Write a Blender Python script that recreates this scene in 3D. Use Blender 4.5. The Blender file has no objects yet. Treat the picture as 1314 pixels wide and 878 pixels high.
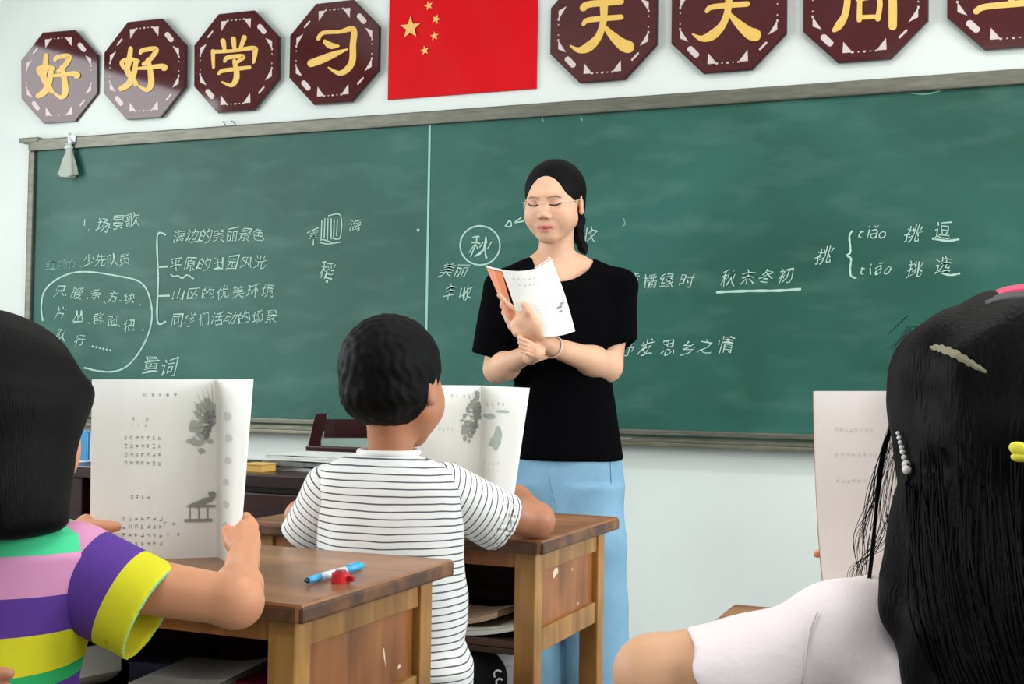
import bpy, bmesh, math, random
import numpy as np
from mathutils import Vector, Matrix
random.seed(7)
SC = bpy.context.scene
COL = SC.collection
# ------------------------------------------------------------------ camera
F = 1600.0
YAW, PITCH, ROLL = math.radians(21.6), math.radians(1.70), 0.0150
CAMZ = 1.0
fwd = Vector((-math.sin(YAW)*math.cos(PITCH), math.cos(YAW)*math.cos(PITCH), math.sin(PITCH)))
r0 = Vector((math.cos(YAW), math.sin(YAW), 0))
u0 = r0.cross(fwd)
right = r0*math.cos(ROLL) + u0*math.sin(ROLL)
up = u0*math.cos(ROLL) - r0*math.sin(ROLL)
CP = Vector((0, 0, CAMZ))
cam_d = bpy.data.cameras.new('camera'); cam = bpy.data.objects.new('camera', cam_d); COL.objects.link(cam)
cam_d.sensor_width = 36; cam_d.lens = F*36/1314; cam_d.clip_start = .05
M = Matrix.Identity(4)
for i in range(3):
    M[i][0] = right[i]; M[i][1] = up[i]; M[i][2] = -fwd[i]; M[i][3] = CP[i]
cam.matrix_world = M
SC.camera = cam
hr = Vector((math.cos(YAW), math.sin(YAW), 0)); hb = Vector((math.sin(YAW), -math.cos(YAW), 0)); Z = Vector((0, 0, 1))

def P(px, py, d):
    return CP + right*((px-657)/F*d) + up*((439-py)/F*d) + fwd*d
# ------------------------------------------------------------------ view and world
vs = SC.view_settings
SC.display_settings.display_device = 'sRGB'
vs.view_transform = 'Standard'; vs.look = 'None'; vs.gamma = 1; vs.use_curve_mapping = False
vs.exposure = 0.08
world = bpy.data.worlds.new('overcast'); SC.world = world; world.use_nodes = True
bg = world.node_tree.nodes['Background']; bg.inputs[0].default_value = (.86, .95, 1.0, 1); bg.inputs[1].default_value = .32

def area(name, loc, target, sx, sy, power, col):
    l = bpy.data.lights.new(name, 'AREA'); l.shape = 'RECTANGLE'; l.size = sx; l.size_y = sy; l.energy = power; l.color = col
    o = bpy.data.objects.new(name, l); COL.objects.link(o); o.location = loc
    o.rotation_euler = (Vector(target)-Vector(loc)).to_track_quat('-Z', 'Y').to_euler()
    return o
WY = 4.22          # the board wall
XL, XR = -4.7, 2.9     # side walls
YB = -3.2
CEIL = 3.3
area('left_window_light', (XL+.02, 2.55, 1.85), (XL+3, 2.55, 1.3), 1.5, 1.5, 46, (.94, .98, 1.0))
area('left_window_light', (XL+.02, 0.1, 1.85), (XL+3, 0.1, 1.3), 1.8, 1.5, 115, (.94, .98, 1.0))
area('right_window_light', (XR-.02, 2.4, 1.85), (XR-3, 2.6, 1.3), 1.8, 1.5, 100, (.95, .98, 1.0))
area('right_window_light', (XR-.02, -.2, 1.85), (XR-3, .4, 1.3), 1.8, 1.5, 56, (.95, .98, 1.0))
area('ceiling_lamp_light', (-.2, 2.0, CEIL-.1), (-.2, 2.2, 0), 1.2, .3, 26, (1, .98, .94))
area('ceiling_lamp_light', (-.2, -.8, CEIL-.1), (-.2, -.6, 0), 1.2, .3, 26, (1, .98, .94))

def W(px, py, off=0.0):
    d = (right*((px-657)/F) + up*((439-py)/F) + fwd)
    t = (WY-off-CP.y)/d.y
    return CP + d*t
def H(px, py, z):
    d = (right*((px-657)/F) + up*((439-py)/F) + fwd)
    t = (z-CP.z)/d.z
    return CP + d*t
# ------------------------------------------------------------------ materials
def s2l(c):
    return tuple(((x/255)/12.92 if x/255 <= .04045 else ((x/255+.055)/1.055)**2.4) for x in c)
def mat(name, rgb, rough=.6, spec=.5, metal=0, vary=.0, vscale=8, bump=0, bscale=60, attr=None, sss=0, coat=0, stretch=None, rgb2=None):
    m = bpy.data.materials.new(name); m.use_nodes = True
    nt = m.node_tree; b = nt.nodes['Principled BSDF']; N = nt.nodes.new; L = nt.links.new
    c = (*s2l(rgb), 1)
    b.inputs['Base Color'].default_value = c; b.inputs['Roughness'].default_value = rough
    b.inputs['Specular IOR Level'].default_value = spec; b.inputs['Metallic'].default_value = metal
    b.inputs['Coat Weight'].default_value = coat
    if sss: b.inputs['Subsurface Weight'].default_value = sss; b.inputs['Subsurface Radius'].default_value = (.012, .005, .003); b.inputs['Subsurface Scale'].default_value = 1
    tc = N('ShaderNodeTexCoord'); mp = N('ShaderNodeMapping'); L(tc.outputs['Object'], mp.inputs[0])
    if stretch: mp.inputs['Scale'].default_value = stretch
    src = None
    if attr:
        a = N('ShaderNodeAttribute'); a.attribute_name = attr; src = a.outputs['Color']; L(src, b.inputs['Base Color'])
    if vary:
        n = N('ShaderNodeTexNoise'); n.inputs['Scale'].default_value = vscale; n.inputs['Detail'].default_value = 6; L(mp.outputs[0], n.inputs[0])
        r = N('ShaderNodeMapRange'); r.inputs[1].default_value = .3; r.inputs[2].default_value = .7; L(n.outputs[0], r.inputs[0])
        mx = N('ShaderNodeMix'); mx.data_type = 'RGBA'
        if rgb2: A, B2 = c, (*s2l(rgb2), 1)
        else: A = tuple(v*(1-vary) for v in c[:3])+(1,); B2 = tuple(min(1, v*(1+vary)) for v in c[:3])+(1,)
        if attr:
            mx.blend_type = 'MULTIPLY'; mx.inputs[0].default_value = 1; L(src, mx.inputs[6])
            r2 = N('ShaderNodeMapRange'); r2.inputs[3].default_value = 1-vary; r2.inputs[4].default_value = 1+vary; L(r.outputs[0], r2.inputs[0]); L(r2.outputs[0], mx.inputs[7])
        else:
            mx.inputs[6].default_value = A; mx.inputs[7].default_value = B2; L(r.outputs[0], mx.inputs[0])
        L(mx.outputs[2], b.inputs['Base Color'])
    if bump:
        n2 = N('ShaderNodeTexNoise'); n2.inputs['Scale'].default_value = bscale; n2.inputs['Detail'].default_value = 4; L(mp.outputs[0], n2.inputs[0])
        bp = N('ShaderNodeBump'); bp.inputs['Strength'].default_value = bump; bp.inputs['Distance'].default_value = .003
        L(n2.outputs[0], bp.inputs['Height']); L(bp.outputs[0], b.inputs['Normal'])
    return m
def wood(name, c1, c2, c3, rough=.45, sc=(3, 30, 30)):
    m = bpy.data.materials.new(name); m.use_nodes = True
    nt = m.node_tree; b = nt.nodes['Principled BSDF']; N = nt.nodes.new; L = nt.links.new
    tc = N('ShaderNodeTexCoord'); mp = N('ShaderNodeMapping'); mp.inputs['Scale'].default_value = sc
    L(tc.outputs['Object'], mp.inputs[0])
    n = N('ShaderNodeTexNoise'); n.inputs['Scale'].default_value = 1; n.inputs['Detail'].default_value = 7; n.inputs['Distortion'].default_value = .6; L(mp.outputs[0], n.inputs[0])
    cr = N('ShaderNodeValToRGB'); e = cr.color_ramp.elements
    e[0].position = .32; e[0].color = (*s2l(c1), 1); e[1].position = .7; e[1].color = (*s2l(c3), 1)
    k = e.new(.5); k.color = (*s2l(c2), 1); L(n.outputs[0], cr.inputs[0])
    n3 = N('ShaderNodeTexNoise'); n3.inputs['Scale'].default_value = 9; n3.inputs['Detail'].default_value = 3; L(tc.outputs['Object'], n3.inputs[0])
    r3 = N('ShaderNodeMapRange'); r3.inputs[1].default_value = .35; r3.inputs[2].default_value = .7; r3.inputs[3].default_value = .72; r3.inputs[4].default_value = 1.12; L(n3.outputs[0], r3.inputs[0])
    mx = N('ShaderNodeMix'); mx.data_type = 'RGBA'; mx.blend_type = 'MULTIPLY'; mx.inputs[0].default_value = 1
    L(cr.outputs[0], mx.inputs[6]); L(r3.outputs[0], mx.inputs[7]); L(mx.outputs[2], b.inputs['Base Color'])
    b.inputs['Roughness'].default_value = rough
    bp = N('ShaderNodeBump'); bp.inputs['Strength'].default_value = .25; bp.inputs['Distance'].default_value = .002; L(n.outputs[0], bp.inputs['Height']); L(bp.outputs[0], b.inputs['Normal'])
    return m
# ------------------------------------------------------------------ object helpers
def tag(o, label=None, cat=None, group=None, kind=None):
    if label: o['label'] = label
    if cat: o['category'] = cat
    if group: o['group'] = group
    if kind: o['kind'] = kind
    return o
def thing(name, label, cat, loc=(0, 0, 0), group=None, rz=0):
    o = bpy.data.objects.new(name, None); COL.objects.link(o); o.location = loc; o.rotation_euler = (0, 0, rz)
    o.empty_display_size = .05
    return tag(o, label, cat, group)
def link(name, me, m, parent=None, world=True, smooth=False):
    """mesh given in world coordinates (world=True) or in the parent's own frame"""
    o = bpy.data.objects.new(name, me); COL.objects.link(o)
    if m is not None:
        for q in (m if isinstance(m, (list, tuple)) else [m]): me.materials.append(q)
    if parent is not None:
        o.parent = parent
        if world:
            bpy.context.view_layer.update() if False else None
            mw = wm(parent)
            me.transform(mw.inverted())
    elif world and len(me.vertices):
        # own origin at the base centre
        co = np.empty(len(me.vertices)*3); me.vertices.foreach_get('co', co); co = co.reshape(-1, 3)
        c = (co.min(0)+co.max(0))/2; c[2] = co[:, 2].min()
        me.transform(Matrix.Translation(-Vector(c))); o.location = c
    if smooth: me.polygons.foreach_set('use_smooth', [True]*len(me.polygons))
    return o
def wm(o):
    m = Matrix.LocRotScale(o.location, o.rotation_euler, o.scale)
    return wm(o.parent) @ m if o.parent is not None else m
def mk(name, verts, faces):
    me = bpy.data.meshes.new(name); me.from_pydata([tuple(v) for v in verts], [], faces); me.update(); return me
def bm_mesh(name, bm):
    bmesh.ops.recalc_face_normals(bm, faces=bm.faces[:])
    me = bpy.data.meshes.new(name); bm.to_mesh(me); bm.free(); return me
def add_box(bm, x0, x1, y0, y1, z0, z1, bev=0, mtx=None):
    r = bmesh.ops.create_cube(bm, size=1)
    for v in r['verts']:
        v.co = Vector(((x0+x1)/2+v.co.x*(x1-x0), (y0+y1)/2+v.co.y*(y1-y0), (z0+z1)/2+v.co.z*(z1-z0)))
    if bev:
        es = list({e for v in r['verts'] for e in v.link_edges})
        rr = bmesh.ops.bevel(bm, geom=es, offset=bev, segments=2, affect='EDGES', profile=.6)
        vs_ = [v for v in rr['verts']]
    if mtx is not None:
        for v in bm.verts: v.co = mtx @ v.co
def box(name, x0, x1, y0, y1, z0, z1, m, parent=None, bev=.002, world=False, mtx=None):
    bm = bmesh.new(); add_box(bm, x0, x1, y0, y1, z0, z1, bev, mtx)
    return link(name, bm_mesh(name, bm), m, parent, world or parent is None)
def tube_mesh(name, pts, rad, seg=8, cap=True):
    pts = [Vector(p) for p in pts]; n = len(pts)
    rad = rad if isinstance(rad, (list, tuple)) else [rad]*n
    vs_, fs = [], []; prev = None
    for i, p in enumerate(pts):
        t = (pts[min(i+1, n-1)]-pts[max(i-1, 0)]).normalized()
        a = (prev - t*prev.dot(t)) if prev is not None else t.orthogonal()
        if a.length < 1e-6: a = t.orthogonal()
        a.normalize(); prev = a; b = t.cross(a)
        for k in range(seg):
            an = 2*math.pi*k/seg; vs_.append(p+(a*math.cos(an)+b*math.sin(an))*rad[i])
    for i in range(n-1):
        for k in range(seg):
            k2 = (k+1) % seg; fs.append((i*seg+k, i*seg+k2, (i+1)*seg+k2, (i+1)*seg+k))
    if cap: fs.append(tuple(range(seg-1, -1, -1))); fs.append(tuple((n-1)*seg+k for k in range(seg)))
    return vs_, fs
def tubes(name, lst, m, parent=None, seg=6, smooth=True):
    V, Fc = [], []
    for pts, rad in lst:
        v, f = tube_mesh(name, pts, rad, seg); o = len(V); V += v; Fc += [tuple(i+o for i in q) for q in f]
    return link(name, mk(name, V, Fc), m, parent, True, smooth)
def catmull(pts, n=6):
    pts = [Vector(p) for p in pts]; out = []
    if len(pts) < 3: return pts
    for i in range(len(pts)-1):
        a = pts[max(i-1, 0)]; b = pts[i]; c = pts[i+1]; d = pts[min(i+2, len(pts)-1)]
        for k in range(n):
            t = k/n; out.append(.5*((2*b)+(c-a)*t+(2*a-5*b+4*c-d)*t*t+(3*b-a-3*c+d)*t**3))
    out.append(pts[-1]); return out
def prism(name, poly, mtx, thick, m, parent=None, bev=0):
    """polygon (2D) in the plane of mtx (local x,y), extruded by thick along local +z"""
    bm = bmesh.new(); vsb = [bm.verts.new((x, y, 0)) for x, y in poly]; f = bm.faces.new(vsb)
    r = bmesh.ops.extrude_face_region(bm, geom=[f]); top = [e for e in r['geom'] if isinstance(e, bmesh.types.BMVert)]
    for v in top: v.co.z += thick
    if bev:
        es = [e for e in bm.edges if all(v.co.z > thick*.5 for v in e.verts)]
        bmesh.ops.bevel(bm, geom=es, offset=bev, segments=2, affect='EDGES')
    for v in bm.verts: v.co = mtx @ v.co
    return link(name, bm_mesh(name, bm), m, parent, True)
# ------------------------------------------------------------------ distance-field modelling (smooth, continuous bodies)
class Grid:
    def __init__(s, lo, hi, res):
        s.lo = np.array(lo, float); s.res = res
        s.n = np.ceil((np.array(hi, float)-s.lo)/res).astype(int)+1
        s.D = np.full(s.n, .2, np.float32)
        s.ax = [(s.lo[i]+np.arange(s.n[i])*res).astype(np.float32) for i in range(3)]
    def _sl(s, blo, bhi):
        a = np.clip(np.floor((np.array(blo)-s.lo)/s.res).astype(int), 0, s.n)
        b = np.clip(np.ceil((np.array(bhi)-s.lo)/s.res).astype(int)+1, 0, s.n)
        if (b <= a).any(): return None
        return tuple(slice(a[i], b[i]) for i in range(3))
    def op(s, blo, bhi, f, k=.01, mode='add'):
        m = .028+k
        sl = s._sl(np.array(blo)-m, np.array(bhi)+m)
        if sl is None: return
        X = s.ax[0][sl[0]][:, None, None]; Y = s.ax[1][sl[1]][None, :, None]; Zz = s.ax[2][sl[2]][None, None, :]
        d = f(X, Y, Zz); D = s.D[sl]
        if mode == 'add':
            h = np.maximum(k-np.abs(D-d), 0)/max(k, 1e-6); s.D[sl] = np.minimum(D, d)-h*h*k*.25
        elif mode == 'cut':
            d = -d; h = np.maximum(k-np.abs(D-d), 0)/max(k, 1e-6); s.D[sl] = np.maximum(D, d)+h*h*k*.25
        elif mode == 'disp':
            s.D[sl] = D+d
    def cap(s, a, b, ra, rb=None, k=.01, mode='add'):
        rb = ra if rb is None else rb
        a = np.array(a, float); b = np.array(b, float); ab = b-a; L2 = max(float(ab@ab), 1e-9)
        def f(X, Y, Zz):
            t = np.clip(((X-a[0])*ab[0]+(Y-a[1])*ab[1]+(Zz-a[2])*ab[2])/L2, 0, 1)
            return np.sqrt((X-a[0]-ab[0]*t)**2+(Y-a[1]-ab[1]*t)**2+(Zz-a[2]-ab[2]*t)**2)-(ra+(rb-ra)*t)
        r = max(ra, rb); s.op(np.minimum(a, b)-r, np.maximum(a, b)+r, f, k, mode)
    def chain(s, pts, rad, k=.008, mode='add'):
        for i in range(len(pts)-1): s.cap(pts[i], pts[i+1], rad[i], rad[i+1], k, mode)
    def ell(s, c, r, M=None, k=.01, mode='add'):
        c = np.array(c, float); r = np.array(r if hasattr(r, '__len__') else (r, r, r), float); mr = r.max()
        R = np.array(M) if M is not None else np.eye(3)
        def f(X, Y, Zz):
            x, y, z = X-c[0], Y-c[1], Zz-c[2]
            a = (R[0, 0]*x+R[1, 0]*y+R[2, 0]*z)/r[0]; b = (R[0, 1]*x+R[1, 1]*y+R[2, 1]*z)/r[1]; e = (R[0, 2]*x+R[1, 2]*y+R[2, 2]*z)/r[2]
            k0 = np.sqrt(a*a+b*b+e*e); k1 = np.sqrt((a/r[0])**2+(b/r[1])**2+(e/r[2])**2)
            return np.where(k1 > 1e-6, k0*(k0-1)/np.maximum(k1, 1e-6), -mr).astype(np.float32)
        s.op(c-mr, c+mr, f, k, mode)
    def box(s, c, h, M=None, rd=.003, k=.01, mode='add'):
        c = np.array(c, float); h = np.array(h, float); mr = float(np.linalg.norm(h))
        R = np.array(M) if M is not None else np.eye(3)
        def f(X, Y, Zz):
            x, y, z = X-c[0], Y-c[1], Zz-c[2]
            q = [np.abs(R[0, i]*x+R[1, i]*y+R[2, i]*z)-h[i]+rd for i in range(3)]
            o = np.sqrt(sum(np.maximum(v, 0)**2 for v in q)); i_ = np.minimum(np.maximum(np.maximum(q[0], q[1]), q[2]), 0)
            return o+i_-rd
        s.op(c-mr, c+mr, f, k, mode)
    def loft(s, secs, k=.01, ex=2.0, rnd=.01):
        """secs: (centre Vector, rx, ry) from top to bottom; x along the camera's right, y along the camera's back"""
        secs = sorted(secs, key=lambda q: q[0][2])
        zs = [q[0][2] for q in secs]; cx = [q[0][0] for q in secs]; cy = [q[0][1] for q in secs]; rx = [q[1] for q in secs]; ry = [q[2] for q in secs]
        def f(X, Y, Zz):
            z = Zz[0, 0]; zz = np.clip(z, zs[0], zs[-1])
            fx = [np.interp(zz, zs, q).astype(np.float32)[None, None, :] for q in (cx, cy, rx, ry)]
            dx = (X-fx[0])*hr.x+(Y-fx[1])*hr.y; dy = (X-fx[0])*hb.x+(Y-fx[1])*hb.y
            q = (np.abs(dx/fx[2])**ex+np.abs(dy/fx[3])**ex)**(1/ex)
            sd = (q-1)*np.minimum(fx[2], fx[3])*1.1
            cp = np.maximum(zs[0]-Zz, Zz-zs[-1])+0*sd
            h = np.maximum(rnd-np.abs(sd-cp), 0)/rnd
            return np.maximum(sd, cp)+h*h*rnd*.25
        R = max(max(rx), max(ry))
        s.op((min(cx)-R, min(cy)-R, zs[0]), (max(cx)+R, max(cy)+R, zs[-1]), f, k)
    def noise(s, amp, freqs):
        """gentle folds: freqs = list of (kx,ky,kz,phase,weight)"""
        X = s.ax[0][:, None, None]; Y = s.ax[1][None, :, None]; Zz = s.ax[2][None, None, :]
        w = 0
        for kx, ky, kz, ph, wt in freqs:
            w = w+wt*np.sin(kx*X+ky*Y+kz*Zz+ph+1.3*np.sin(.6*kz*X-.5*kx*Zz+ph)).astype(np.float32)
        s.D += amp*w
    def mesh(s, name, smooth_iter=1):
        D = s.D; n = D.shape
        S = D < 0
        c = np.zeros((n[0]-1, n[1]-1, n[2]-1), np.int8)
        for i in (0, 1):
            for j in (0, 1):
                for k in (0, 1): c += S[i:n[0]-1+i, j:n[1]-1+j, k:n[2]-1+k]
        act = (c > 0) & (c < 8)
        idx = np.argwhere(act); nv = len(idx)
        ID = np.full(act.shape, -1, np.int64); ID[act] = np.arange(nv)
        acc = np.zeros((nv, 3)); cnt = np.zeros(nv)
        cor = [(i, j, k) for i in (0, 1) for j in (0, 1) for k in (0, 1)]
        vals = {q: D[idx[:, 0]+q[0], idx[:, 1]+q[1], idx[:, 2]+q[2]].astype(float) for q in cor}
        for a in cor:
            for ax in range(3):
                if a[ax] == 0:
                    b = list(a); b[ax] = 1; b = tuple(b)
                    va, vb = vals[a], vals[b]; m = (va < 0) != (vb < 0)
                    t = np.where(m, va/np.where(m, va-vb, 1), 0)
                    p = np.tile(np.array(a, float), (nv, 1)); p[:, ax] = t
                    acc[m] += p[m]; cnt[m] += 1
        V = s.lo+(idx+acc/np.maximum(cnt, 1)[:, None])*s.res
        Q = []
        for ax in range(3):
            a1, a2 = (ax+1) % 3, (ax+2) % 3
            sl0 = [slice(None)]*3; sl1 = [slice(None)]*3
            sl0[ax] = slice(0, -1); sl1[ax] = slice(1, None)
            s0, s1 = S[tuple(sl0)], S[tuple(sl1)]
            e = np.argwhere(s0 != s1)
            ok = (e[:, a1] > 0) & (e[:, a2] > 0) & (e[:, a1] < n[a1]-1) & (e[:, a2] < n[a2]-1)
            e = e[ok]
            if not len(e): continue
            inside = s0[e[:, 0], e[:, 1], e[:, 2]]
            def g(o1, o2):
                q = e.copy(); q[:, a1] -= o1; q[:, a2] -= o2; return ID[q[:, 0], q[:, 1], q[:, 2]]
            q = np.stack([g(1, 1), g(0, 1), g(0, 0), g(1, 0)], 1)
            q[~inside] = q[~inside][:, ::-1]
            Q.append(q)
        Q = np.concatenate(Q)
        for _ in range(smooth_iter):     # light Laplacian smoothing
            sm = np.zeros_like(V); ct = np.zeros(nv)
            for i in range(4):
                a, b = Q[:, i], Q[:, (i+1) % 4]
                for ax in range(3): sm[:, ax] += np.bincount(a, V[b, ax], nv)+np.bincount(b, V[a, ax], nv)
                ct += np.bincount(a, minlength=nv)+np.bincount(b, minlength=nv)
            V = V*.45+.55*sm/np.maximum(ct, 1)[:, None]
        me = bpy.data.meshes.new(name)
        me.vertices.add(nv); me.vertices.foreach_set('co', V.astype(np.float32).ravel())
        me.loops.add(len(Q)*4); me.loops.foreach_set('vertex_index', Q.ravel().astype(np.int32))
        me.polygons.add(len(Q)); me.polygons.foreach_set('loop_start', np.arange(0, len(Q)*4, 4, dtype=np.int32))
        me.update(); me.validate()
        me.polygons.foreach_set('use_smooth', np.ones(len(me.polygons), bool))
        s.V = V
        return me
def vcol(me, C, name='Col'):
    a = me.color_attributes.new(name, 'FLOAT_COLOR', 'POINT')
    a.data.foreach_set('color', np.concatenate([C, np.ones((len(C), 1))], 1).astype(np.float32).ravel())
def lin(c): return np.array(s2l(c))
def frame(o, yaw=0, pitch=0, roll=0, away=False):
    """head/hand frame. Y = facing direction, X = the figure's right, Z up. yaw>0 turns the face to the picture's left."""
    y = math.radians(yaw)
    if away: Yv = -hb*math.cos(y)-hr*math.sin(y)
    else: Yv = hb*math.cos(y)-hr*math.sin(y)
    Xv = Yv.cross(Z)
    m = Matrix((Xv, Yv, Z)).transposed()
    m = m @ Matrix.Rotation(math.radians(-pitch), 3, 'X') @ Matrix.Rotation(math.radians(roll), 3, 'Y')
    return Vector(o), m
def loc(fr, x, y, z): return fr[0]+fr[1] @ Vector((x, y, z))
# ------------------------------------------------------------------ room shell
M_wall = mat('wall_paint', (218, 224, 219), .55, vary=.05, vscale=1.6, bump=.12, bscale=25)
M_floor = mat('floor_concrete', (120, 118, 112), .6, vary=.15, vscale=3, bump=.2, bscale=40)
M_ceil = mat('ceiling_paint', (225, 226, 222), .8)
M_alu = mat('board_aluminium', (108, 108, 96), .45, metal=.6, vary=.2, vscale=14, stretch=(1, 1, 6))
M_alud = mat('tray_aluminium', (120, 118, 100), .4, metal=.6, vary=.25, vscale=10)
M_white = mat('window_white', (230, 232, 230), .4)
def struct(name, x0, x1, y0, y1, z0, z1, m):
    return tag(box(name, x0, x1, y0, y1, z0, z1, m, bev=0), kind='structure')
struct('floor', XL-.2, XR+.2, YB, WY+.2, -.1, 0, M_floor)
struct('ceiling', XL-.2, XR+.2, YB, WY+.2, CEIL, CEIL+.1, M_ceil)
struct('wall_front', XL-.2, XR+.2, WY, WY+.2, 0, CEIL, M_wall)
def side_wall(name, x0, x1, wins):
    bm = bmesh.new(); zs0, zs1 = .95, 2.75
    y = YB
    for a, b in wins:
        add_box(bm, x0, x1, y, a, 0, CEIL); add_box(bm, x0, x1, a, b, 0, zs0); add_box(bm, x0, x1, a, b, zs1, CEIL); y = b
    add_box(bm, x0, x1, y, WY, 0, CEIL)
    o = link(name, bm_mesh(name, bm), M_wall); tag(o, kind='structure')
    return zs0, zs1
wl = [(-1.0, 1.2), (1.7, 3.4)]
nwin = 0
for nm, xa, xb, sx in (('wall_left', XL-.2, XL, 1), ('wall_right', XR, XR+.2, -1)):
    z0, z1 = side_wall(nm, xa, xb, wl)
    for a, b in wl:
        nwin += 1
        wf = thing('window_%d' % nwin, None, None, ((xa+xb)/2, (a+b)/2, z0)); wf['kind'] = 'structure'
        bm = bmesh.new()
        hw = (b-a)/2; hh = z1-z0
        for q in ((-hw, -hw+.05, 0, hh), (hw-.05, hw, 0, hh), (-.025, .025, 0, hh)): add_box(bm, -.03, .03, q[0], q[1], q[2], q[3])
        for q in ((0, .05), (hh-.05, hh)): add_box(bm, -.03, .03, -hw+.05, hw-.05, q[0], q[1])
        link('window_frame', bm_mesh('window_frame', bm), M_white, wf, False)
# ------------------------------------------------------------------ chalkboard
zt = (W(41, 182).z+W(1314, 89).z+W(657, 138).z)/3
zb = (W(316, 553.5).z+W(1045, 579).z+W(800, 570).z)/3
bx0 = W(41, 300).x; bx1 = W(1314, 300).x+.22
print('BOARD', W(41, 182), W(1314, 89), W(316, 553.5), W(1045, 579), 'x', bx0, bx1, 'z', zb, zt)
def board_mat():
    m = bpy.data.materials.new('chalkboard_green'); m.use_nodes = True
    nt = m.node_tree; b = nt.nodes['Principled BSDF']; N = nt.nodes.new; L = nt.links.new
    tc = N('ShaderNodeTexCoord')
    n = N('ShaderNodeTexNoise'); n.inputs['Scale'].default_value = 1.7; n.inputs['Detail'].default_value = 5; n.inputs['Distortion'].default_value = .5; L(tc.outputs['Object'], n.inputs[0])
    cr = N('ShaderNodeValToRGB'); e = cr.color_ramp.elements
    e[0].position = .3; e[0].color = (*s2l((25, 76, 63)), 1); e[1].position = .72; e[1].color = (*s2l((42, 98, 87)), 1); L(n.outputs[0], cr.inputs[0])
    mp = N('ShaderNodeMapping'); mp.inputs['Scale'].default_value = (3, 3, 9); mp.inputs['Rotation'].default_value = (0, .5, 0); L(tc.outputs['Object'], mp.inputs[0])
    n2 = N('ShaderNodeTexNoise'); n2.inputs['Scale'].default_value = 1.3; n2.inputs['Detail'].default_value = 8; L(mp.outputs[0], n2.inputs[0])
    r = N('ShaderNodeMapRange'); r.inputs[1].default_value = .5; r.inputs[2].default_value = .85; r.inputs[4].default_value = .20; L(n2.outputs[0], r.inputs[0])
    mx = N('ShaderNodeMix'); mx.data_type = 'RGBA'; L(r.outputs[0], mx.inputs[0]); L(cr.outputs[0], mx.inputs[6]); mx.inputs[7].default_value = (*s2l((128, 160, 150)), 1)
    L(mx.outputs[2], b.inputs['Base Color']); b.inputs['Roughness'].default_value = .5; b.inputs['Specular IOR Level'].default_value = .35
    return m
M_board = board_mat()
M_chalk = mat('chalk', (172, 202, 190), .95, spec=.1, vary=.12, vscale=120)
M_chalkdim = mat('faint_chalk', (118, 158, 146), .95, spec=.1, vary=.15, vscale=120)
BD = thing('chalkboard', 'wide green chalkboard covered in white chalk writing on the front wall', 'chalkboard', (bx0, WY, zb))
xs = W(552, 300).x
fr_w = .042
def bbox_(name, x0, x1, dep0, dep1, z0, z1, m, bev=.002, parent=BD):
    return box(name, x0-parent.location.x, x1-parent.location.x, -dep1, -dep0, z0-parent.location.z, z1-parent.location.z, m, parent, bev)
bbox_('panel', bx0+fr_w-.01, xs-.0015, .0, .018, zb+.03, zt-.02, M_board, .0015)
bbox_('panel', xs+.0015, bx1, .0, .018, zb+.03, zt-.02, M_board, .0015)
M_seam = mat('seam_strip', (140, 190, 178), .5)
bbox_('seam_strip', xs-.0045, xs+.0045, .017, .0205, zb+.04, zt-.05, M_seam, .001)
bbox_('top_rail', bx0, bx1, 0, .036, zt-.05, zt, M_alu, .006)
bbox_('side_rail', bx0, bx0+.03, 0, .034, zb, zt-.05, M_alu, .006)
bbox_('corner_cap', bx0-.05, bx0+.055, .002, .040, zt-.012, zt+.008, M_alu, .004)
bbox_('bottom_rail', bx0, bx1, 0, .026, zb+.035, zb+.055, M_alu, .004)
bbox_('chalk_tray', bx0, bx1, .0, .075, zb, zb+.014, M_alud, .003)
bbox_('tray_back', bx0, bx1, .0, .012, zb+.014, zb+.035, M_alud, .001)
bbox_('tray_lip', bx0, bx1, .068, .075, zb+.014, zb+.024, M_alu, .002)
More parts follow.
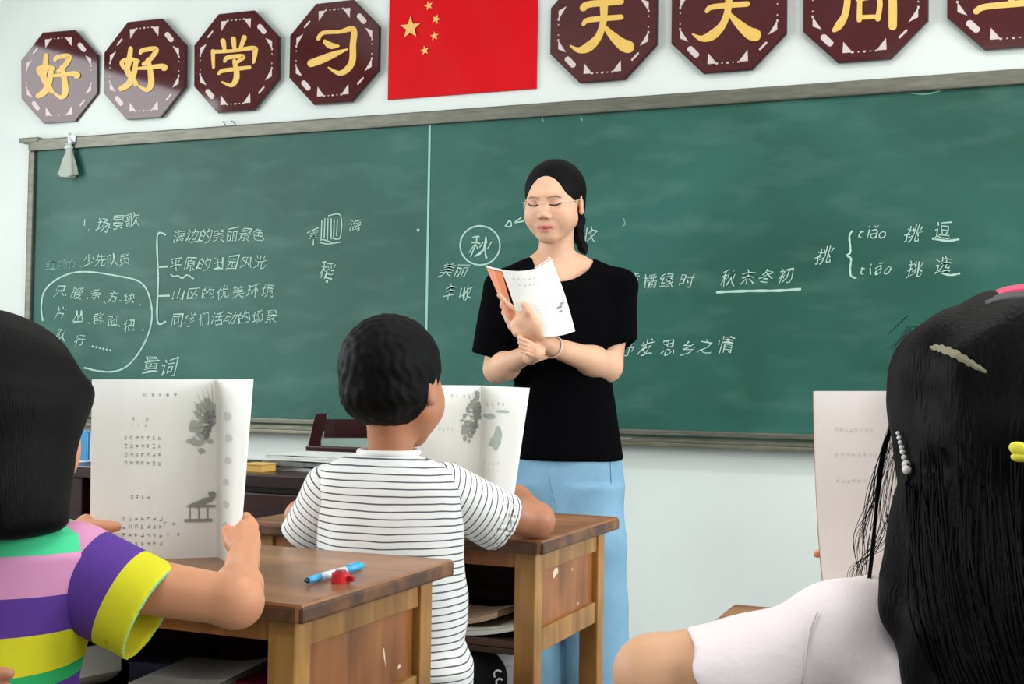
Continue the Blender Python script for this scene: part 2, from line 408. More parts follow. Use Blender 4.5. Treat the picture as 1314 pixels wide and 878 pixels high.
# --- chalk lettering: flat print lying on the board
def px_on(px, py, off=.0195): return W(px, py, off)
fcur = bpy.data.curves.new('glyph', 'FONT'); fcur.resolution_u = 2; fcur.offset = -.006
fob = bpy.data.objects.new('glyph', fcur); COL.objects.link(fob)
def glyph(ch):
    fcur.body = ch; bpy.context.view_layer.update()
    dg = bpy.context.evaluated_depsgraph_get(); me = fob.evaluated_get(dg).to_mesh()
    v = [(q.co.x, q.co.y) for q in me.vertices]; f = [tuple(p.vertices) for p in me.polygons]
    return v, f
def writing(items, strokes=(), m=None, off=.0195, wpx=1.7, name='chalk_writing'):
    """items: (text,[(x,y) centres] or (x0,y0,x1,y1), size px)"""
    V, Fc = [], []
    for text, pos, size in items:
        n = len(text)
        for i, ch in enumerate(text):
            if ch == ' ': continue
            if isinstance(pos, list): cx, cy = pos[i]
            else:
                t = i/max(n-1, 1); cx = pos[0]+(pos[2]-pos[0])*t; cy = pos[1]+(pos[3]-pos[1])*t
            v, f = glyph(ch)
            if not v: continue
            xs_ = [q[0] for q in v]; ys_ = [q[1] for q in v]
            mxc, myc = (min(xs_)+max(xs_))/2, (min(ys_)+max(ys_))/2
            if ord(ch) < 0x3000: myc = .26
            rot = random.uniform(-.16, .10); sh = random.uniform(.0, .34); sx = size*random.uniform(.86, 1.0); sy = size*random.uniform(.9, 1.1)
            ph = random.uniform(0, 6)
            if ch in '.、…': rot = sh = 0; mxc -= 0; 
            o = len(V)
            for x, y in v:
                x -= mxc; y -= myc
                x += .05*math.sin(6*y+ph)+.03*math.sin(11*y-ph)+sh*y; y += .05*math.sin(7*x+ph*2)+.02*math.sin(13*x)+.12*x
                X = x*math.cos(rot)-y*math.sin(rot); Y = x*math.sin(rot)+y*math.cos(rot)
                V.append(px_on(cx+X*sx, cy-Y*sy, off))
            Fc += [tuple(a+o for a in q) for q in f]
    for st in strokes:
        w = wpx
        if isinstance(st[0], (int, float)): w, st = st[0], st[1]
        pts = catmull([(x, y, 0) for x, y in st], 6) if len(st) > 2 else [Vector((x, y, 0)) for x, y in st]
        o = len(V)
        for i, p in enumerate(pts):
            t = pts[min(i+1, len(pts)-1)]-pts[max(i-1, 0)]; nn = Vector((-t.y, t.x, 0)).normalized()*w*.5*(1+.15*math.sin(i*1.7))
            V.append(px_on(p.x+nn.x, p.y+nn.y, off)); V.append(px_on(p.x-nn.x, p.y-nn.y, off))
        for i in range(len(pts)-1): Fc.append((o+2*i, o+2*i+1, o+2*i+3, o+2*i+2))
    return tag(link(name, mk(name, V, Fc), m or M_chalk, BD), kind='stuff')
def circ(cx, cy, rx, ry, a0=0, a1=360, n=24):
    return [(cx+rx*math.cos(math.radians(a0+(a1-a0)*i/n)), cy+ry*math.sin(math.radians(a0+(a1-a0)*i/n))) for i in range(n+1)]
writing([('1', (108, 287, 108, 287), 15), ('.', (113, 292, 113, 292), 15), ('场景歌', (132, 289, 170, 282), 20)])
writing([('红领巾', (66, 340, 91, 339), 15)], m=M_chalkdim)
writing([('少先队员', (114, 334, 160, 333), 16), ('、', (103, 342, 103, 342), 12)])
writing([('只艘条方块', [(77, 373), (99, 376), (123, 377), (145, 381), (166, 383)], 16), ('片丛群面把', [(78, 401), (101, 406), (126, 409), (145, 412), (166, 418)], 16),
         ('队行', [(79, 430), (102, 437)], 16), ('、、、、、', [(84, 379), (112, 383), (134, 388), (155, 386), (180, 391)], 12), ('、、、', [(114, 415), (153, 418), (183, 424)], 12)],
        [[(55, 412), (53, 396), (56, 376), (68, 362), (90, 351), (115, 349), (150, 354), (178, 361), (190, 376), (195, 400), (192, 424), (180, 450), (163, 470), (145, 477), (125, 476), (108, 472)],
         [(94, 413), (107, 413)]] + [[(118+i*4.5, 444+i*1.0), (120+i*4.5, 445.5+i*1.0)] for i in range(6)], wpx=2.0)
writing([('量词', [(194, 467), (217, 472)], 23)])
writing([('海边的美丽景色', (230, 303, 332, 301), 18)])
writing([('平原的田园风光', (226, 340, 334, 336), 18)], [[(219, 352), (223, 355), (228, 354), (234, 357), (240, 353), (247, 357), (249, 358)]], wpx=1.8)
writing([('山区的优美环境', (229, 378, 344, 373), 18)])
writing([('同学们活动的场景', (227, 411, 348, 406), 18)])
writing([], [[(213, 301.5), (202, 303), (203, 357), (202, 412), (213, 412.5)], [(203, 343), (215, 342)], [(203, 380), (218, 379.5)]], wpx=2.2, name='bracket')
writing([('军', (402, 302, 402, 302), 15), ('海', (456, 289, 456, 289), 17)],
        [[(421, 277), (437, 276.5), (436.5, 305), (424, 305)], [(417, 280), (416, 306)], [(421, 280), (420, 308)], [(425, 280), (425, 307)], [(429, 282), (428, 306)], [(433, 282), (432, 303)], [(413, 283), (412, 309)],
         [(394, 299), (409, 292)], [(403, 296), (402, 315)], [(410, 311), (421, 313), (438, 310.5)], [(412, 307), (420, 309), (428, 312)]], wpx=1.3)
writing([('稻', (420, 347, 420, 347), 24)], [[(418, 361), (421, 361.5)], [(535, 295), (538, 296)]], wpx=3.0)
writing([('秋', (616, 317, 616, 317), 30)], [(2.0, circ(616, 315, 25.5, 25, -75, 286))])
writing([('美丽', (574, 346, 592, 348), 20), ('丰收', (577, 375, 598, 376), 19)])
writing([('收', (756, 301, 756, 301), 22)], [[(648, 291), (654, 283), (656, 290), (648, 291)], [(661, 285), (669, 279)], [(660, 286), (672, 284)]], wpx=1.6)
writing([('黄橘绿时', [(812, 358), (834, 361), (856, 360), (882, 360)], 21), ('橙', (792, 362, 792, 362), 20)])
writing([('秋末冬初', (935, 357, 1008, 354), 22)], [(3.2, [(919, 375), (960, 373.5), (1000, 373), (1028, 371)])])
writing([('抒发思乡之情', [(804, 447), (829, 446), (857, 446), (883, 447), (906, 444), (932, 442)], 23)])
writing([('挑', (1058, 328, 1058, 328), 25)], [(2.4, [(1094, 296), (1090, 303), (1091, 316), (1091, 324), (1087, 328), (1092, 332), (1091, 344), (1092, 354), (1099, 357)])])
writing([('tiǎo', [(1105, 300), (1114, 300), (1122, 300), (1132, 301)], 21), ('tiāo', [(1107, 347), (1117, 347), (1127, 347), (1139, 347)], 21)], wpx=1.6)
writing([('挑逗', [(1172, 300), (1210, 296)], 24), ('挑选', [(1174, 345), (1210, 340)], 24)], [(2.6, [(1196, 306), (1215, 309), (1231, 307)]), (2.6, [(1202, 348), (1218, 353), (1232, 351)])])
writing([], [[(1178, 299), (1184, 297)], [(800, 280), (802, 287), (799, 291)], [(745, 150), (747, 155)], [(581, 152), (583, 158)], [(695, 149), (697, 156)], [(780, 143), (788, 141)], [(1090, 120), (1120, 117), (1130, 119)], [(1160, 118), (1185, 121), (1205, 117), (1214, 112)]], m=M_chalkdim, wpx=1.6, name='chalk_smudge')
bpy.data.objects.remove(fob)
# eraser cloth bag hanging from the frame
def cloth_bag():
    ca = W(89, 184, .05); pxm = F/(CP-ca).length
    secs = [(184, 88, 5), (190, 89, 4), (196, 88.5, 5), (205, 88, 8.5), (216, 88, 11.5), (226, 87, 13.5)]
    secs = [(y, x, w) for y, x, w in secs]; V, Fc = [], []; n = 28
    for j, (y, x, w) in enumerate(secs):
        c = W(x, y, .045); r = w/pxm
        for i in range(n):
            a = 2*math.pi*i/n; f = 1+.16*math.sin(6*a+j*.2)*(j/5)
            V.append(c+Vector((math.cos(a)*r*f, math.sin(a)*r*.42*f, (.006*math.cos(2*a) if j == 5 else 0))))
    for j in range(len(secs)-1):
        for i in range(n): Fc.append((j*n+i, j*n+(i+1) % n, (j+1)*n+(i+1) % n, (j+1)*n+i))
    t = thing('cloth_bag', 'small pale grey cloth bundle hanging from the upper left of the chalkboard frame', 'cloth bag', W(87, 226, .045))
    Mc = mat('bag_cloth', (168, 176, 164), .9, bump=.3, bscale=90)
    link('cloth', mk('cloth', V, Fc), Mc, t, True, True)
    Mt = mat('tie_white', (225, 228, 226), .6)
    tubes('tie', [([W(84, 190, .04), W(88, 188, .055), W(93, 190, .04)], .006), ([W(88, 190, .05), W(91, 182, .052), W(88, 177, .045), W(90, 172, .02)], .0045)], Mt, t)
    bm = bmesh.new(); c = W(100, 180.5, .0); add_box(bm, c.x-.016, c.x+.022, WY-.043, WY-.037, c.z-.014, c.z+.014, .001)
    link('paper_tab', bm_mesh('paper_tab', bm), Mt, t)
cloth_bag()
# bent nails in the wall above the board
Mn = mat('nail_steel', (70, 66, 60), .4, metal=.8)
for i, (a, b) in enumerate((((286, 156), (290, 161)), ((297, 155), (304, 161)))):
    o = tubes('nail', [([W(*a, .0), W(*a, .018), W(*b, .03)], .0015)], Mn)
    tag(o, ('left' if i == 0 else 'right')+' one of two bent nails above the board frame, under the third plaque', 'nail', 'bent nails above the board')
# chalk pieces on the tray
for i, px in enumerate((368, 803)):
    c = W(px, 556 if i == 0 else 566, .05); z = zb+.014
    M_c = M_chalk
    o = tubes('chalk_stick', [([(c.x-.018, c.y, z+.005), (c.x+.018, c.y+.003, z+.005)], .005)], M_c, seg=10)
    tag(o, 'white chalk stub on the tray '+('left of the dark red chair' if i == 0 else 'beside the teacher, right of her shirt'), 'chalk')
# ------------------------------------------------------------------ plaques
def plaque_mat():
    return mat('plaque_lacquer', (70, 11, 15), .07, spec=.5, vary=.12, vscale=5)
M_plq = plaque_mat(); M_plqe = mat('plaque_edge', (38, 8, 10), .3); M_gold = mat('gold_lettering', (226, 184, 92), .35, spec=.4, vary=.06, vscale=30)
M_inl = mat('pearl_inlay', (206, 190, 188), .4)
S1 = 5.046
hao = [[(860, 318, 26), (848, 400, 34), (836, 462, 36), (888, 545, 32)], [(893, 400, 26), (880, 470, 34), (845, 545, 38), (795, 578, 32)], [(815, 445, 22), (803, 408, 26), (850, 386, 22), (905, 400, 26)],
       [(922, 348, 20), (938, 330, 26), (1022, 322, 30), (990, 380, 28), (940, 420, 22)], [(970, 390, 26), (985, 480, 34), (985, 555, 36), (955, 585, 26), (908, 558, 14)], [(905, 448, 16), (960, 442, 24), (1050, 432, 30), (1072, 440, 44)]]
xue = [[(245, 270, 32), (254, 322, 22)], [(312, 258, 32), (318, 325, 22)], [(383, 247, 30), (352, 330, 20)], [(180, 335, 24), (180, 380, 22), (182, 442, 16)], [(180, 340, 24), (300, 334, 20), (440, 315, 26), (450, 345, 28), (440, 410, 14)],
       [(255, 402, 18), (275, 377, 26), (375, 370, 26), (330, 410, 20)], [(318, 400, 26), (330, 470, 34), (325, 520, 34), (295, 555, 24), (236, 535, 12)], [(215, 482, 16), (240, 463, 24), (330, 450, 24), (415, 440, 22)]]
xi = [[(858, 255, 24), (890, 218, 24), (1000, 210, 24), (1085, 195, 36), (1082, 300, 38), (1078, 400, 40), (1040, 458, 38), (990, 478, 28), (925, 442, 10)], [(903, 275, 28), (940, 300, 40), (990, 302, 14)], [(812, 415, 46), (880, 390, 48), (960, 357, 38), (1050, 322, 8)]]
tian = [[(237, 45, 34), (270, 26, 32), (430, 12, 30)], [(238, 128, 18), (270, 106, 26), (430, 92, 26)], [(342, 20, 40), (340, 110, 32), (315, 190, 34), (265, 243, 46), (215, 260, 28), (172, 238, 8)], [(338, 130, 14), (380, 180, 36), (435, 230, 56), (466, 243, 62)]]
xiang = [[(334, -100, 30), (337, 0, 34), (322, 90, 36), (290, 145, 42), (264, 172, 24)], [(340, -92, 26), (580, -100, 34), (587, 0, 44), (587, 150, 44)], [(405, -2, 26), (402, 115, 28)], [(395, 0, 28), (510, -6, 28), (505, 110, 28)], [(402, 102, 24), (508, 98, 24)], [(460, -190, 30), (430, -110, 20)]]
shang = [[(1050, 68, 34), (1095, 44, 32), (1270, 26, 34), (1450, 8, 40)], [(1250, -260, 34), (1245, 20, 34)], [(1250, -125, 28), (1370, -140, 30)]]
def plaque(cx, cy, wpx, strokes, sc, sx0, scx, scy, label, tilt=(0, 0)):
    c = W(cx, cy, .02); w = abs(W(cx+wpx/2, cy, .02).x-W(cx-wpx/2, cy, .02).x)*.985
    hw = w/2; q = hw*.42
    t = thing('octagonal_plaque', label, 'wall plaque', (c.x, WY-.002, c.z), 'eight octagonal motto plaques')
    # local plane: x right, y up, z towards the room
    mt = Matrix.Translation((c.x, WY-.016, c.z)) @ Matrix.Rotation(math.radians(tilt[1]), 4, 'Z') @ Matrix.Rotation(math.radians(90+tilt[0]), 4, 'X')
    octo = [(hw, q), (q, hw), (-q, hw), (-hw, q), (-hw, -q), (-q, -hw), (q, -hw), (hw, -q)]
    prism('backing', [(x*1.0, y*1.0) for x, y in octo], mt, .010, M_plqe, t, .001)
    prism('face', [(x*.985, y*.985) for x, y in octo], mt @ Matrix.Translation((0, 0, .0095)), .003, M_plq, t, .001)
    top = mt @ Matrix.Translation((0, 0, .0123))
    # corner triangles, slots on the diagonals, fretwork pegs on the straight sides
    def flat(name, polys, m=M_inl, z=0.0, th=.0012):
        V, Fc = [], []
        for k, poly in enumerate(polys):
            o = len(V); n = len(poly)
            V += [top @ Vector((x, y, z+.0001*k)) for x, y in poly]+[top @ Vector((x, y, z+th+.0001*k)) for x, y in poly]
            Fc.append(tuple(o+n+i for i in range(n)))
            Fc += [(o+i, o+(i+1) % n, o+n+(i+1) % n, o+n+i) for i in range(n)]
        return link(name, mk(name, V, Fc), m, t)
    a, b = hw*.84, hw*.35
    for sx in (1, -1):
        for sy in (1, -1):
            flat('corner_inlay', [[(sx*a, sy*b), (sx*a, sy*(b-.16*hw)), (sx*(a-.15*hw), sy*(b+.07*hw))]])
            flat('corner_inlay', [[(sx*b, sy*a), (sx*(b-.16*hw), sy*a), (sx*(b-.01*hw), sy*(a-.19*hw))]])
            m_ = (a+b)/2+.01*hw; L_ = .09*hw; wd = (.050 if sx*sy > 0 else .018)*hw*1.1
            dx, dy = (-sx*.707, sy*.707); nx, ny = dy, -dx
            pts = []
            for an in range(0, 360, 30):
                e = math.radians(an); uu = math.copysign(L_*.8, math.cos(e))+wd*math.cos(e); vv = wd*math.sin(e)
                pts.append((sx*m_+dx*uu+nx*vv, sy*m_+dy*uu+ny*vv))
            flat('slot_inlay', [pts])
    for side in range(4):
        an = side*math.pi/2; ca, sa = math.cos(an), math.sin(an); polys = []
        for i in range(-2, 3):
            if i == 0 and side % 2: continue
            u, v = i*.095*hw, hw*.84; r = hw*(.013 if i % 2 else .021)
            polys.append([(ca*(u+dx)-sa*(v+dy), sa*(u+dx)+ca*(v+dy)) for dx, dy in ((-r*1.3, -r*.5), (r*.8, -r*.7), (r*1.2, r*.6), (-r*.5, r))])
        tag(flat('fretwork', polys), kind='stuff')
    V, Fc = [], []
    for k, st in enumerate(strokes):
        pts = catmull([(x, y, w_) for x, y, w_ in st], 7); o = len(V); ring = []
        def tp(x, y, z):
            p = W(sx0+x/sc, y/sc, .02); return top @ Vector((p.x-c.x, (p.z-c.z), z))
        n = len(pts); Ls, Rs = [], []
        for i, p in enumerate(pts):
            tt = pts[min(i+1, n-1)]-pts[max(i-1, 0)]; tt.z = 0; tt.normalize(); nn = Vector((-tt.y, tt.x, 0))*abs(p.z)/2*1.05
            Ls.append((p.x+nn.x, p.y+nn.y)); Rs.append((p.x-nn.x, p.y-nn.y))
        def capp(p, tt, w_, a0):
            base = math.atan2(tt.y, tt.x)+a0
            return [(p.x+math.cos(base+j*math.pi/6-math.pi/2)*w_/2, p.y+math.sin(base+j*math.pi/6-math.pi/2)*w_/2) for j in range(1, 6)]
        te = (pts[-1]-pts[-2]); tsr = (pts[1]-pts[0])
        zoff = .0008+.0002*k
        for i in range(n-1):
            o = len(V); V += [tp(*Ls[i], zoff+.0018), tp(*Rs[i], zoff+.0018), tp(*Rs[i+1], zoff+.0018), tp(*Ls[i+1], zoff+.0018), tp(*Ls[i], 0), tp(*Rs[i], 0), tp(*Rs[i+1], 0), tp(*Ls[i+1], 0)]
            Fc += [(o, o+3, o+2, o+1), (o, o+4, o+7, o+3), (o+1, o+2, o+6, o+5)]
        for (p, tt, sgn) in ((pts[-1], te, 0), (pts[0], tsr, math.pi)):
            cp = capp(p, tt, abs(p.z)*1.05, sgn); o = len(V)
            b0 = math.atan2(tt.y, tt.x)+sgn; r = abs(p.z)*1.05/2
            full = [(p.x+math.cos(b0-math.pi/2)*r, p.y+math.sin(b0-math.pi/2)*r)]+cp+[(p.x+math.cos(b0+math.pi/2)*r, p.y+math.sin(b0+math.pi/2)*r)]
            V += [tp(x, y, zoff+.0018) for x, y in full]; Fc.append(tuple(range(o, o+len(full))))
    link('gold_character', mk('gold_character', V, Fc), M_gold, t)
    return t
def shift(st, dx, dy, sx=1, sy=1, ox=0, oy=0): return [[((x-ox)*sx+ox+dx, (y-oy)*sy+oy+dy, w) for x, y, w in s] for s in st]
plaque(77, 99, 94, shift(hao, -553, 47, .86, 1, 941, 452), S1, 0, 0, 0, 'maroon plaque with gold 好, far left, catching the brightest window glare', tilt=(3, 4))
plaque(186.5, 89.5, 105, hao, S1, 0, 0, 0, 'maroon plaque with gold 好, second from left, beside the 学 plaque', tilt=(1.5, 1))
plaque(304, 80, 110, xue, S1, 240, 0, 0, 'maroon octagonal plaque with gold 学 above the board', tilt=(1.5, .5))
plaque(429.5, 68, 117, xi, S1, 240, 0, 0, 'maroon octagonal plaque with gold 习 just left of the red flag')
plaque(774.5, 34, 139, tian, 3.98, 690, 0, 0, 'maroon plaque with gold 天 just right of the red flag')
plaque(935, 19, 150, shift(tian, 636, -66, 1.08, 1.05, 336, 119), 3.98, 690, 0, 0, 'maroon plaque with gold 天, second to the right of the flag')
plaque(1110, 2, 163, xiang, 4.322, 1010, 0, 0, 'maroon octagonal plaque with gold 向 cut by the top of the picture')
plaque(1301, -18, 177, shang, 4.322, 1010, 0, 0, 'maroon octagonal plaque with gold 上 cut by the upper right corner')
# ------------------------------------------------------------------ flag
M_flag = mat('flag_red', (204, 6, 18), .5, spec=.12, vary=.05, vscale=3); M_star = mat('star_gold', (232, 178, 96), .4)
fx0, fx1 = W(499, 128).x, W(689, 115).x; fz0 = (W(499, 128).z+W(689, 115).z)/2; fz1 = fz0+(fx1-fx0)/1.5
FL = thing('national_flag', 'red flag panel with five gold stars above the chalkboard', 'flag', (fx0, WY, fz0))
def fsheet():
    nx, nz = 24, 16; V, Fc = [], []
    for j in range(nz+1):
        for i in range(nx+1):
            x = fx0+(fx1-fx0)*i/nx; z = fz0+(fz1-fz0)*j/nz
            b = .0025*math.sin(i*.55+j*.3)*math.sin(math.pi*i/nx)
            V.append((x, WY-.010-b, z))
    for j in range(nz):
        for i in range(nx): a = j*(nx+1)+i; Fc.append((a, a+1, a+nx+2, a+nx+1))
    n0 = len(V); V += [(x, WY-.001, z) for x, _, z in V[:n0]]
    rim = [i for i in range(nx+1)]+[(j*(nx+1)+nx) for j in range(1, nz+1)]+[nz*(nx+1)+i for i in range(nx-1, -1, -1)]+[j*(nx+1) for j in range(nz-1, 0, -1)]
    for a, b in zip(rim, rim[1:]+rim[:1]): Fc.append((b, a, a+n0, b+n0))
    return link('cloth', mk('cloth', V, Fc), M_flag, FL, True, False)
fsheet()
for px, py, r, rot in ((528.5, 37, 14.2, 0), (552, 8.5, 6, 14), (561.5, 26, 6, -20), (559.5, 47.5, 5.8, 5), (547, 66, 6, 10)):
    c = W(px, py); R = r/F*(CP-c).length*1.02; poly = []
    for k in range(10):
        a = math.radians(90+36*k+rot); q = R if k % 2 == 0 else R*.40; poly.append((math.cos(a)*q, math.sin(a)*q))
    mt = Matrix.Translation((c.x, WY-.0125, c.z)) @ Matrix.Rotation(math.radians(90), 4, 'X')
    prism('star', poly, mt, .0018, M_star, FL)
# ------------------------------------------------------------------ pupils' desks
DH = .73                      # desk height
M_top = wood('desk_top_wood', (122, 80, 50), (150, 102, 66), (166, 118, 80), .30, (2, 12, 12))
M_pan = wood('desk_panel_wood', (132, 76, 34), (154, 94, 46), (172, 112, 60), .42, (22, 22, 3))
M_frm = wood('desk_frame_wood', (134, 88, 36), (160, 112, 52), (182, 136, 72), .42, (26, 26, 3))
M_edge = wood('desk_worn_edge', (58, 38, 26), (96, 60, 36), (140, 92, 58), .5, (14, 14, 14))
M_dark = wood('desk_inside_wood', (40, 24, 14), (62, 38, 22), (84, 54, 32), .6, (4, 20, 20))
M_scuff = mat('pale_scuff', (226, 210, 186), .8)
def desk(corner, rz, label, group, w=.62, d=.42, scuffs=(), DH=DH):
    """corner = near right corner of the desk top (seen from the camera); the pupil sits on the -y side"""
    t = thing('school_desk', label, 'desk', (corner.x, corner.y, 0), group, rz)
    h = DH; ov = .028
    B = lambda n, *a, **k: box(n, *a, parent=t, **k)
    # top slab with worn rounded edge
    B('desk_top', -w+.001, -.001, .001, d-.001, h-.024, h, m=M_top, bev=.004)
    B('worn_edge', -.010, .0008, .001, d, h-.0245, h-.0035, m=M_edge, bev=.004); B('worn_edge', -w, -.0105, -.0008, .010, h-.0245, h-.0035, m=M_edge, bev=.004)
    L = .038
    X0, X1, Y0, Y1 = -w+.020, -.020, .016, d-.030
    for x in (X0, X1-L):
        for y in (Y0, Y1-L): B('leg', x, x+L, y, y+L, 0, h-.024, m=M_frm, bev=.003)
    hs = h-.025-.175     # underside of the book compartment
    for nm, x in (('side_panel', X0+.012), ('side_panel', X1-.024)):
        B(nm, x, x+.012, Y0+L, Y1-L, hs+.03, h-.055, m=M_pan, bev=.001)
    for x in (X0+.004, X1-.034):
        B('top_rail', x, x+.030, Y0+L, Y1-L, h-.062, h-.0245, m=M_frm, bev=.002)
        B('bottom_rail', x, x+.030, Y0+L, Y1-L, hs, hs+.040, m=M_frm, bev=.002)
        B('foot_rail', x, x+.030, Y0+L, Y1-L, .10, .14, m=M_frm, bev=.002)
    B('front_rail', X0+L, X1-L, Y0+.004, Y0+.026, h-.052, h-.0245, m=M_pan, bev=.002)
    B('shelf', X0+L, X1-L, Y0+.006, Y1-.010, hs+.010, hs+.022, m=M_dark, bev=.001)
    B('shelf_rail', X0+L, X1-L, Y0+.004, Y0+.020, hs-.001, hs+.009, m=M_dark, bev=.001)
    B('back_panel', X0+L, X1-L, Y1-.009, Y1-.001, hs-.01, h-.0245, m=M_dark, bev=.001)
    for i, (y, z, ly, lz, a) in enumerate(scuffs):
        bm = bmesh.new(); n = 9; top = []; 
        vs_ = []
        for k in range(n):
            e = 2*math.pi*k/n; r = random.uniform(.6, 1.1)
            yy, zz = math.cos(e)*ly*r, math.sin(e)*lz*r
            vs_.append(bm.verts.new((X1-.0116, y+yy*math.cos(a)-zz*math.sin(a), z+yy*math.sin(a)+zz*math.cos(a))))
        bm.faces.new(vs_)
        link('scuff_mark', bm_mesh('scuff_mark', bm), M_scuff, t, False)
    return t
c1 = H(388, 776, DH); c2 = H(697, 694, DH)
print('DESK corners', c1, H(580, 718, DH), H(336, 696, DH), 'D2', c2, H(789, 662, DH))
desk1 = desk(c1, math.radians(-1), 'worn wooden school desk with a blue pen on it, holding the striped-shirt girl\'s open book', 'pupils\' wooden desks', w=.66, scuffs=((.18, DH-.165, .016, .0035, .2), (.265, DH-.115, .018, .0018, -1.3), (.10, DH-.20, .006, .004, 0), (.31, DH-.14, .005, .004, 0)))
desk2 = desk(c2, math.radians(-1), 'wooden school desk in front of the boy, white scuff on its side panel', 'pupils\' wooden desks', w=.60, scuffs=((.145, DH-.075, .017, .010, .2), (.235, DH-.082, .004, .002, 1), (.27, DH-.15, .003, .003, 0)))
c3f = H(941, 775, .69)
desk3 = desk(Vector((c3f.x+.66, c3f.y-.42, .69)), 0, 'wooden school desk mostly hidden by the girl with long hair', 'pupils\' wooden desks', w=.66, DH=.69)
M_hook = mat('dark_wire', (60, 20, 24), .5)
# bag strap ends on desk 1's lower corners
def pd(t, x, y, z): return wm(t) @ Vector((x, y, z))
tubes('hanging_hook', [([pd(desk1, -.030, .025, DH-.185), pd(desk1, -.022, .05, DH-.200), pd(desk1, -.026, .075, DH-.203)], .0025), ([pd(desk1, -.034, .375, DH-.20), pd(desk1, -.026, .36, DH-.205), pd(desk1, -.028, .33, DH-.215)], .0025)], M_hook, desk1)
# papers in the desk compartments
M_paper = mat('old_paper', (214, 212, 200), .8, vary=.05, vscale=20); M_mag = mat('magenta_cover', (150, 14, 60), .5); M_vio = mat('violet_cover', (58, 52, 88), .5); M_grn = mat('olive_page', (150, 160, 120), .7)
def slab(name, label, cat, t, x, y, z, w, d, th, rz, m, group=None, curl=0.0):
    """a loose booklet: curved stack with cover and page block"""
    r = thing(name, label, cat, pd(t, x, y, z), group, rz+t.rotation_euler.z)
    nx = 10; V, Fc = [], []
    for s in (0, 1):
        for j in (0, 1):
            for i in range(nx+1):
                u = i/nx; V.append((-w/2+w*u, -d/2+d*j, s*th+curl*(u-.4)**2*(1 if u > .4 else .3)))
    n = nx+1
    for i in range(nx):
        Fc += [(i, n+i, n+i+1, i+1), (2*n+i, 2*n+i+1, 3*n+i+1, 3*n+i), (i, i+1, 2*n+i+1, 2*n+i), (n+i, 3*n+i, 3*n+i+1, n+i+1)]
    Fc += [(0, 2*n, 3*n, n), (nx, n+nx, 3*n+nx, 2*n+nx)]
    link('pages', mk('pages', V, Fc), m, r, False)
    V2 = [(x, y*1.01, zz+.0008+(.0006 if k >= 2*n else 0)) for k, (x, y, zz) in enumerate(V)]
    V2 = [(x, y, zz+(th if k < 2*n else 0)) for k, (x, y, zz) in enumerate(V2)]
    link('cover', mk('cover', V2, Fc), m, r, False)
    return r
zsh = DH-.025-.175+.023
slab('booklet', 'cream booklet lying on the shelf of the boy\'s desk', 'book', desk2, -.16, .10, zsh, .20, .15, .008, .08, M_paper, None, .05)
slab('booklet', 'tan-edged booklet stacked on the cream one in the boy\'s desk', 'book', desk2, -.175, .11, zsh+.013, .17, .13, .010, -.1, mat('tan_cover', (168, 140, 112), .7), None, .06)
slab('booklet', 'grey-white booklet fanned open on the shelf of the left girl\'s desk', 'book', desk1, -.225, .12, zsh, .13, .16, .046, .15, mat('grey_pages', (150, 152, 142), .7), None, .03)
slab('booklet', 'magenta-covered booklet inside the left girl\'s desk', 'book', desk1, -.122, .16, zsh, .06, .14, .050, -.05, M_mag)
slab('booklet', 'violet booklet inside the left girl\'s desk', 'book', desk1, -.335, .20, zsh, .07, .12, .046, .1, M_vio)
slab('crumpled_paper', 'crumpled pale sheet at the left inside the left girl\'s desk', 'paper', desk1, -.46, .12, zsh, .12, .10, .040, -.3, M_paper, None, .08)
# pen and red sharpener on desk 1
def pen():
    a, b = H(391, 746, DH+.006), H(465, 726, DH+.006); dv = (b-a).normalized(); L = (b-a).length
    t = thing('ballpoint_pen', 'light blue and white pen lying on the left desk', 'pen', a)
    Mb = mat('pen_blue', (60, 170, 214), .3); Mw = mat('pen_white', (206, 214, 224), .35); Mk = mat('pen_tip', (40, 60, 70), .3, metal=.6)
    tubes('tip', [([a, a+dv*L*.05], [.0012, .0035])], Mk, t, 10)
    tubes('grip', [([a+dv*L*.05, a+dv*L*.24], [.0042, .0055])], Mb, t, 12)
    tubes('barrel', [([a+dv*L*.24, a+dv*L*.68], .0052)], Mw, t, 12)
    tubes('rear_barrel', [([a+dv*L*.68, a+dv*L*.96, a+dv*L], [.0052, .0052, .004])], Mb, t, 12)
    up_ = Vector((0, 0, .0058)); tubes('clip', [([a+dv*L*.95+up_, a+dv*L*.72+up_], .0014)], Mb, t, 6)
pen()
def cap_():
    c = H(437, 748, DH); Mr = mat('red_plastic', (206, 30, 40), .35); Mrd = mat('dark_red_plastic', (150, 16, 26), .4)
    t = thing('pencil_sharpener', 'small round red sharpener beside the blue pen', 'sharpener', c)
    bm = bmesh.new(); bmesh.ops.create_cone(bm, cap_ends=True, segments=24, radius1=.0125, radius2=.0115, depth=.013)
    for v in bm.verts: v.co = Vector((v.co.x, v.co.y, v.co.z+.0067))
    link('body', bm_mesh('body', bm), Mr, t, False)
    bm = bmesh.new(); bmesh.ops.create_cone(bm, cap_ends=True, segments=16, radius1=.008, radius2=.007, depth=.003)
    for v in bm.verts: v.co.z += .0146
    link('lid', bm_mesh('lid', bm), Mrd, t, False)
    bm = bmesh.new(); add_box(bm, .0122, .020, -.004, .004, .003, .010, .001); link('blade_holder', bm_mesh('blade_holder', bm), Mrd, t, False)
cap_()
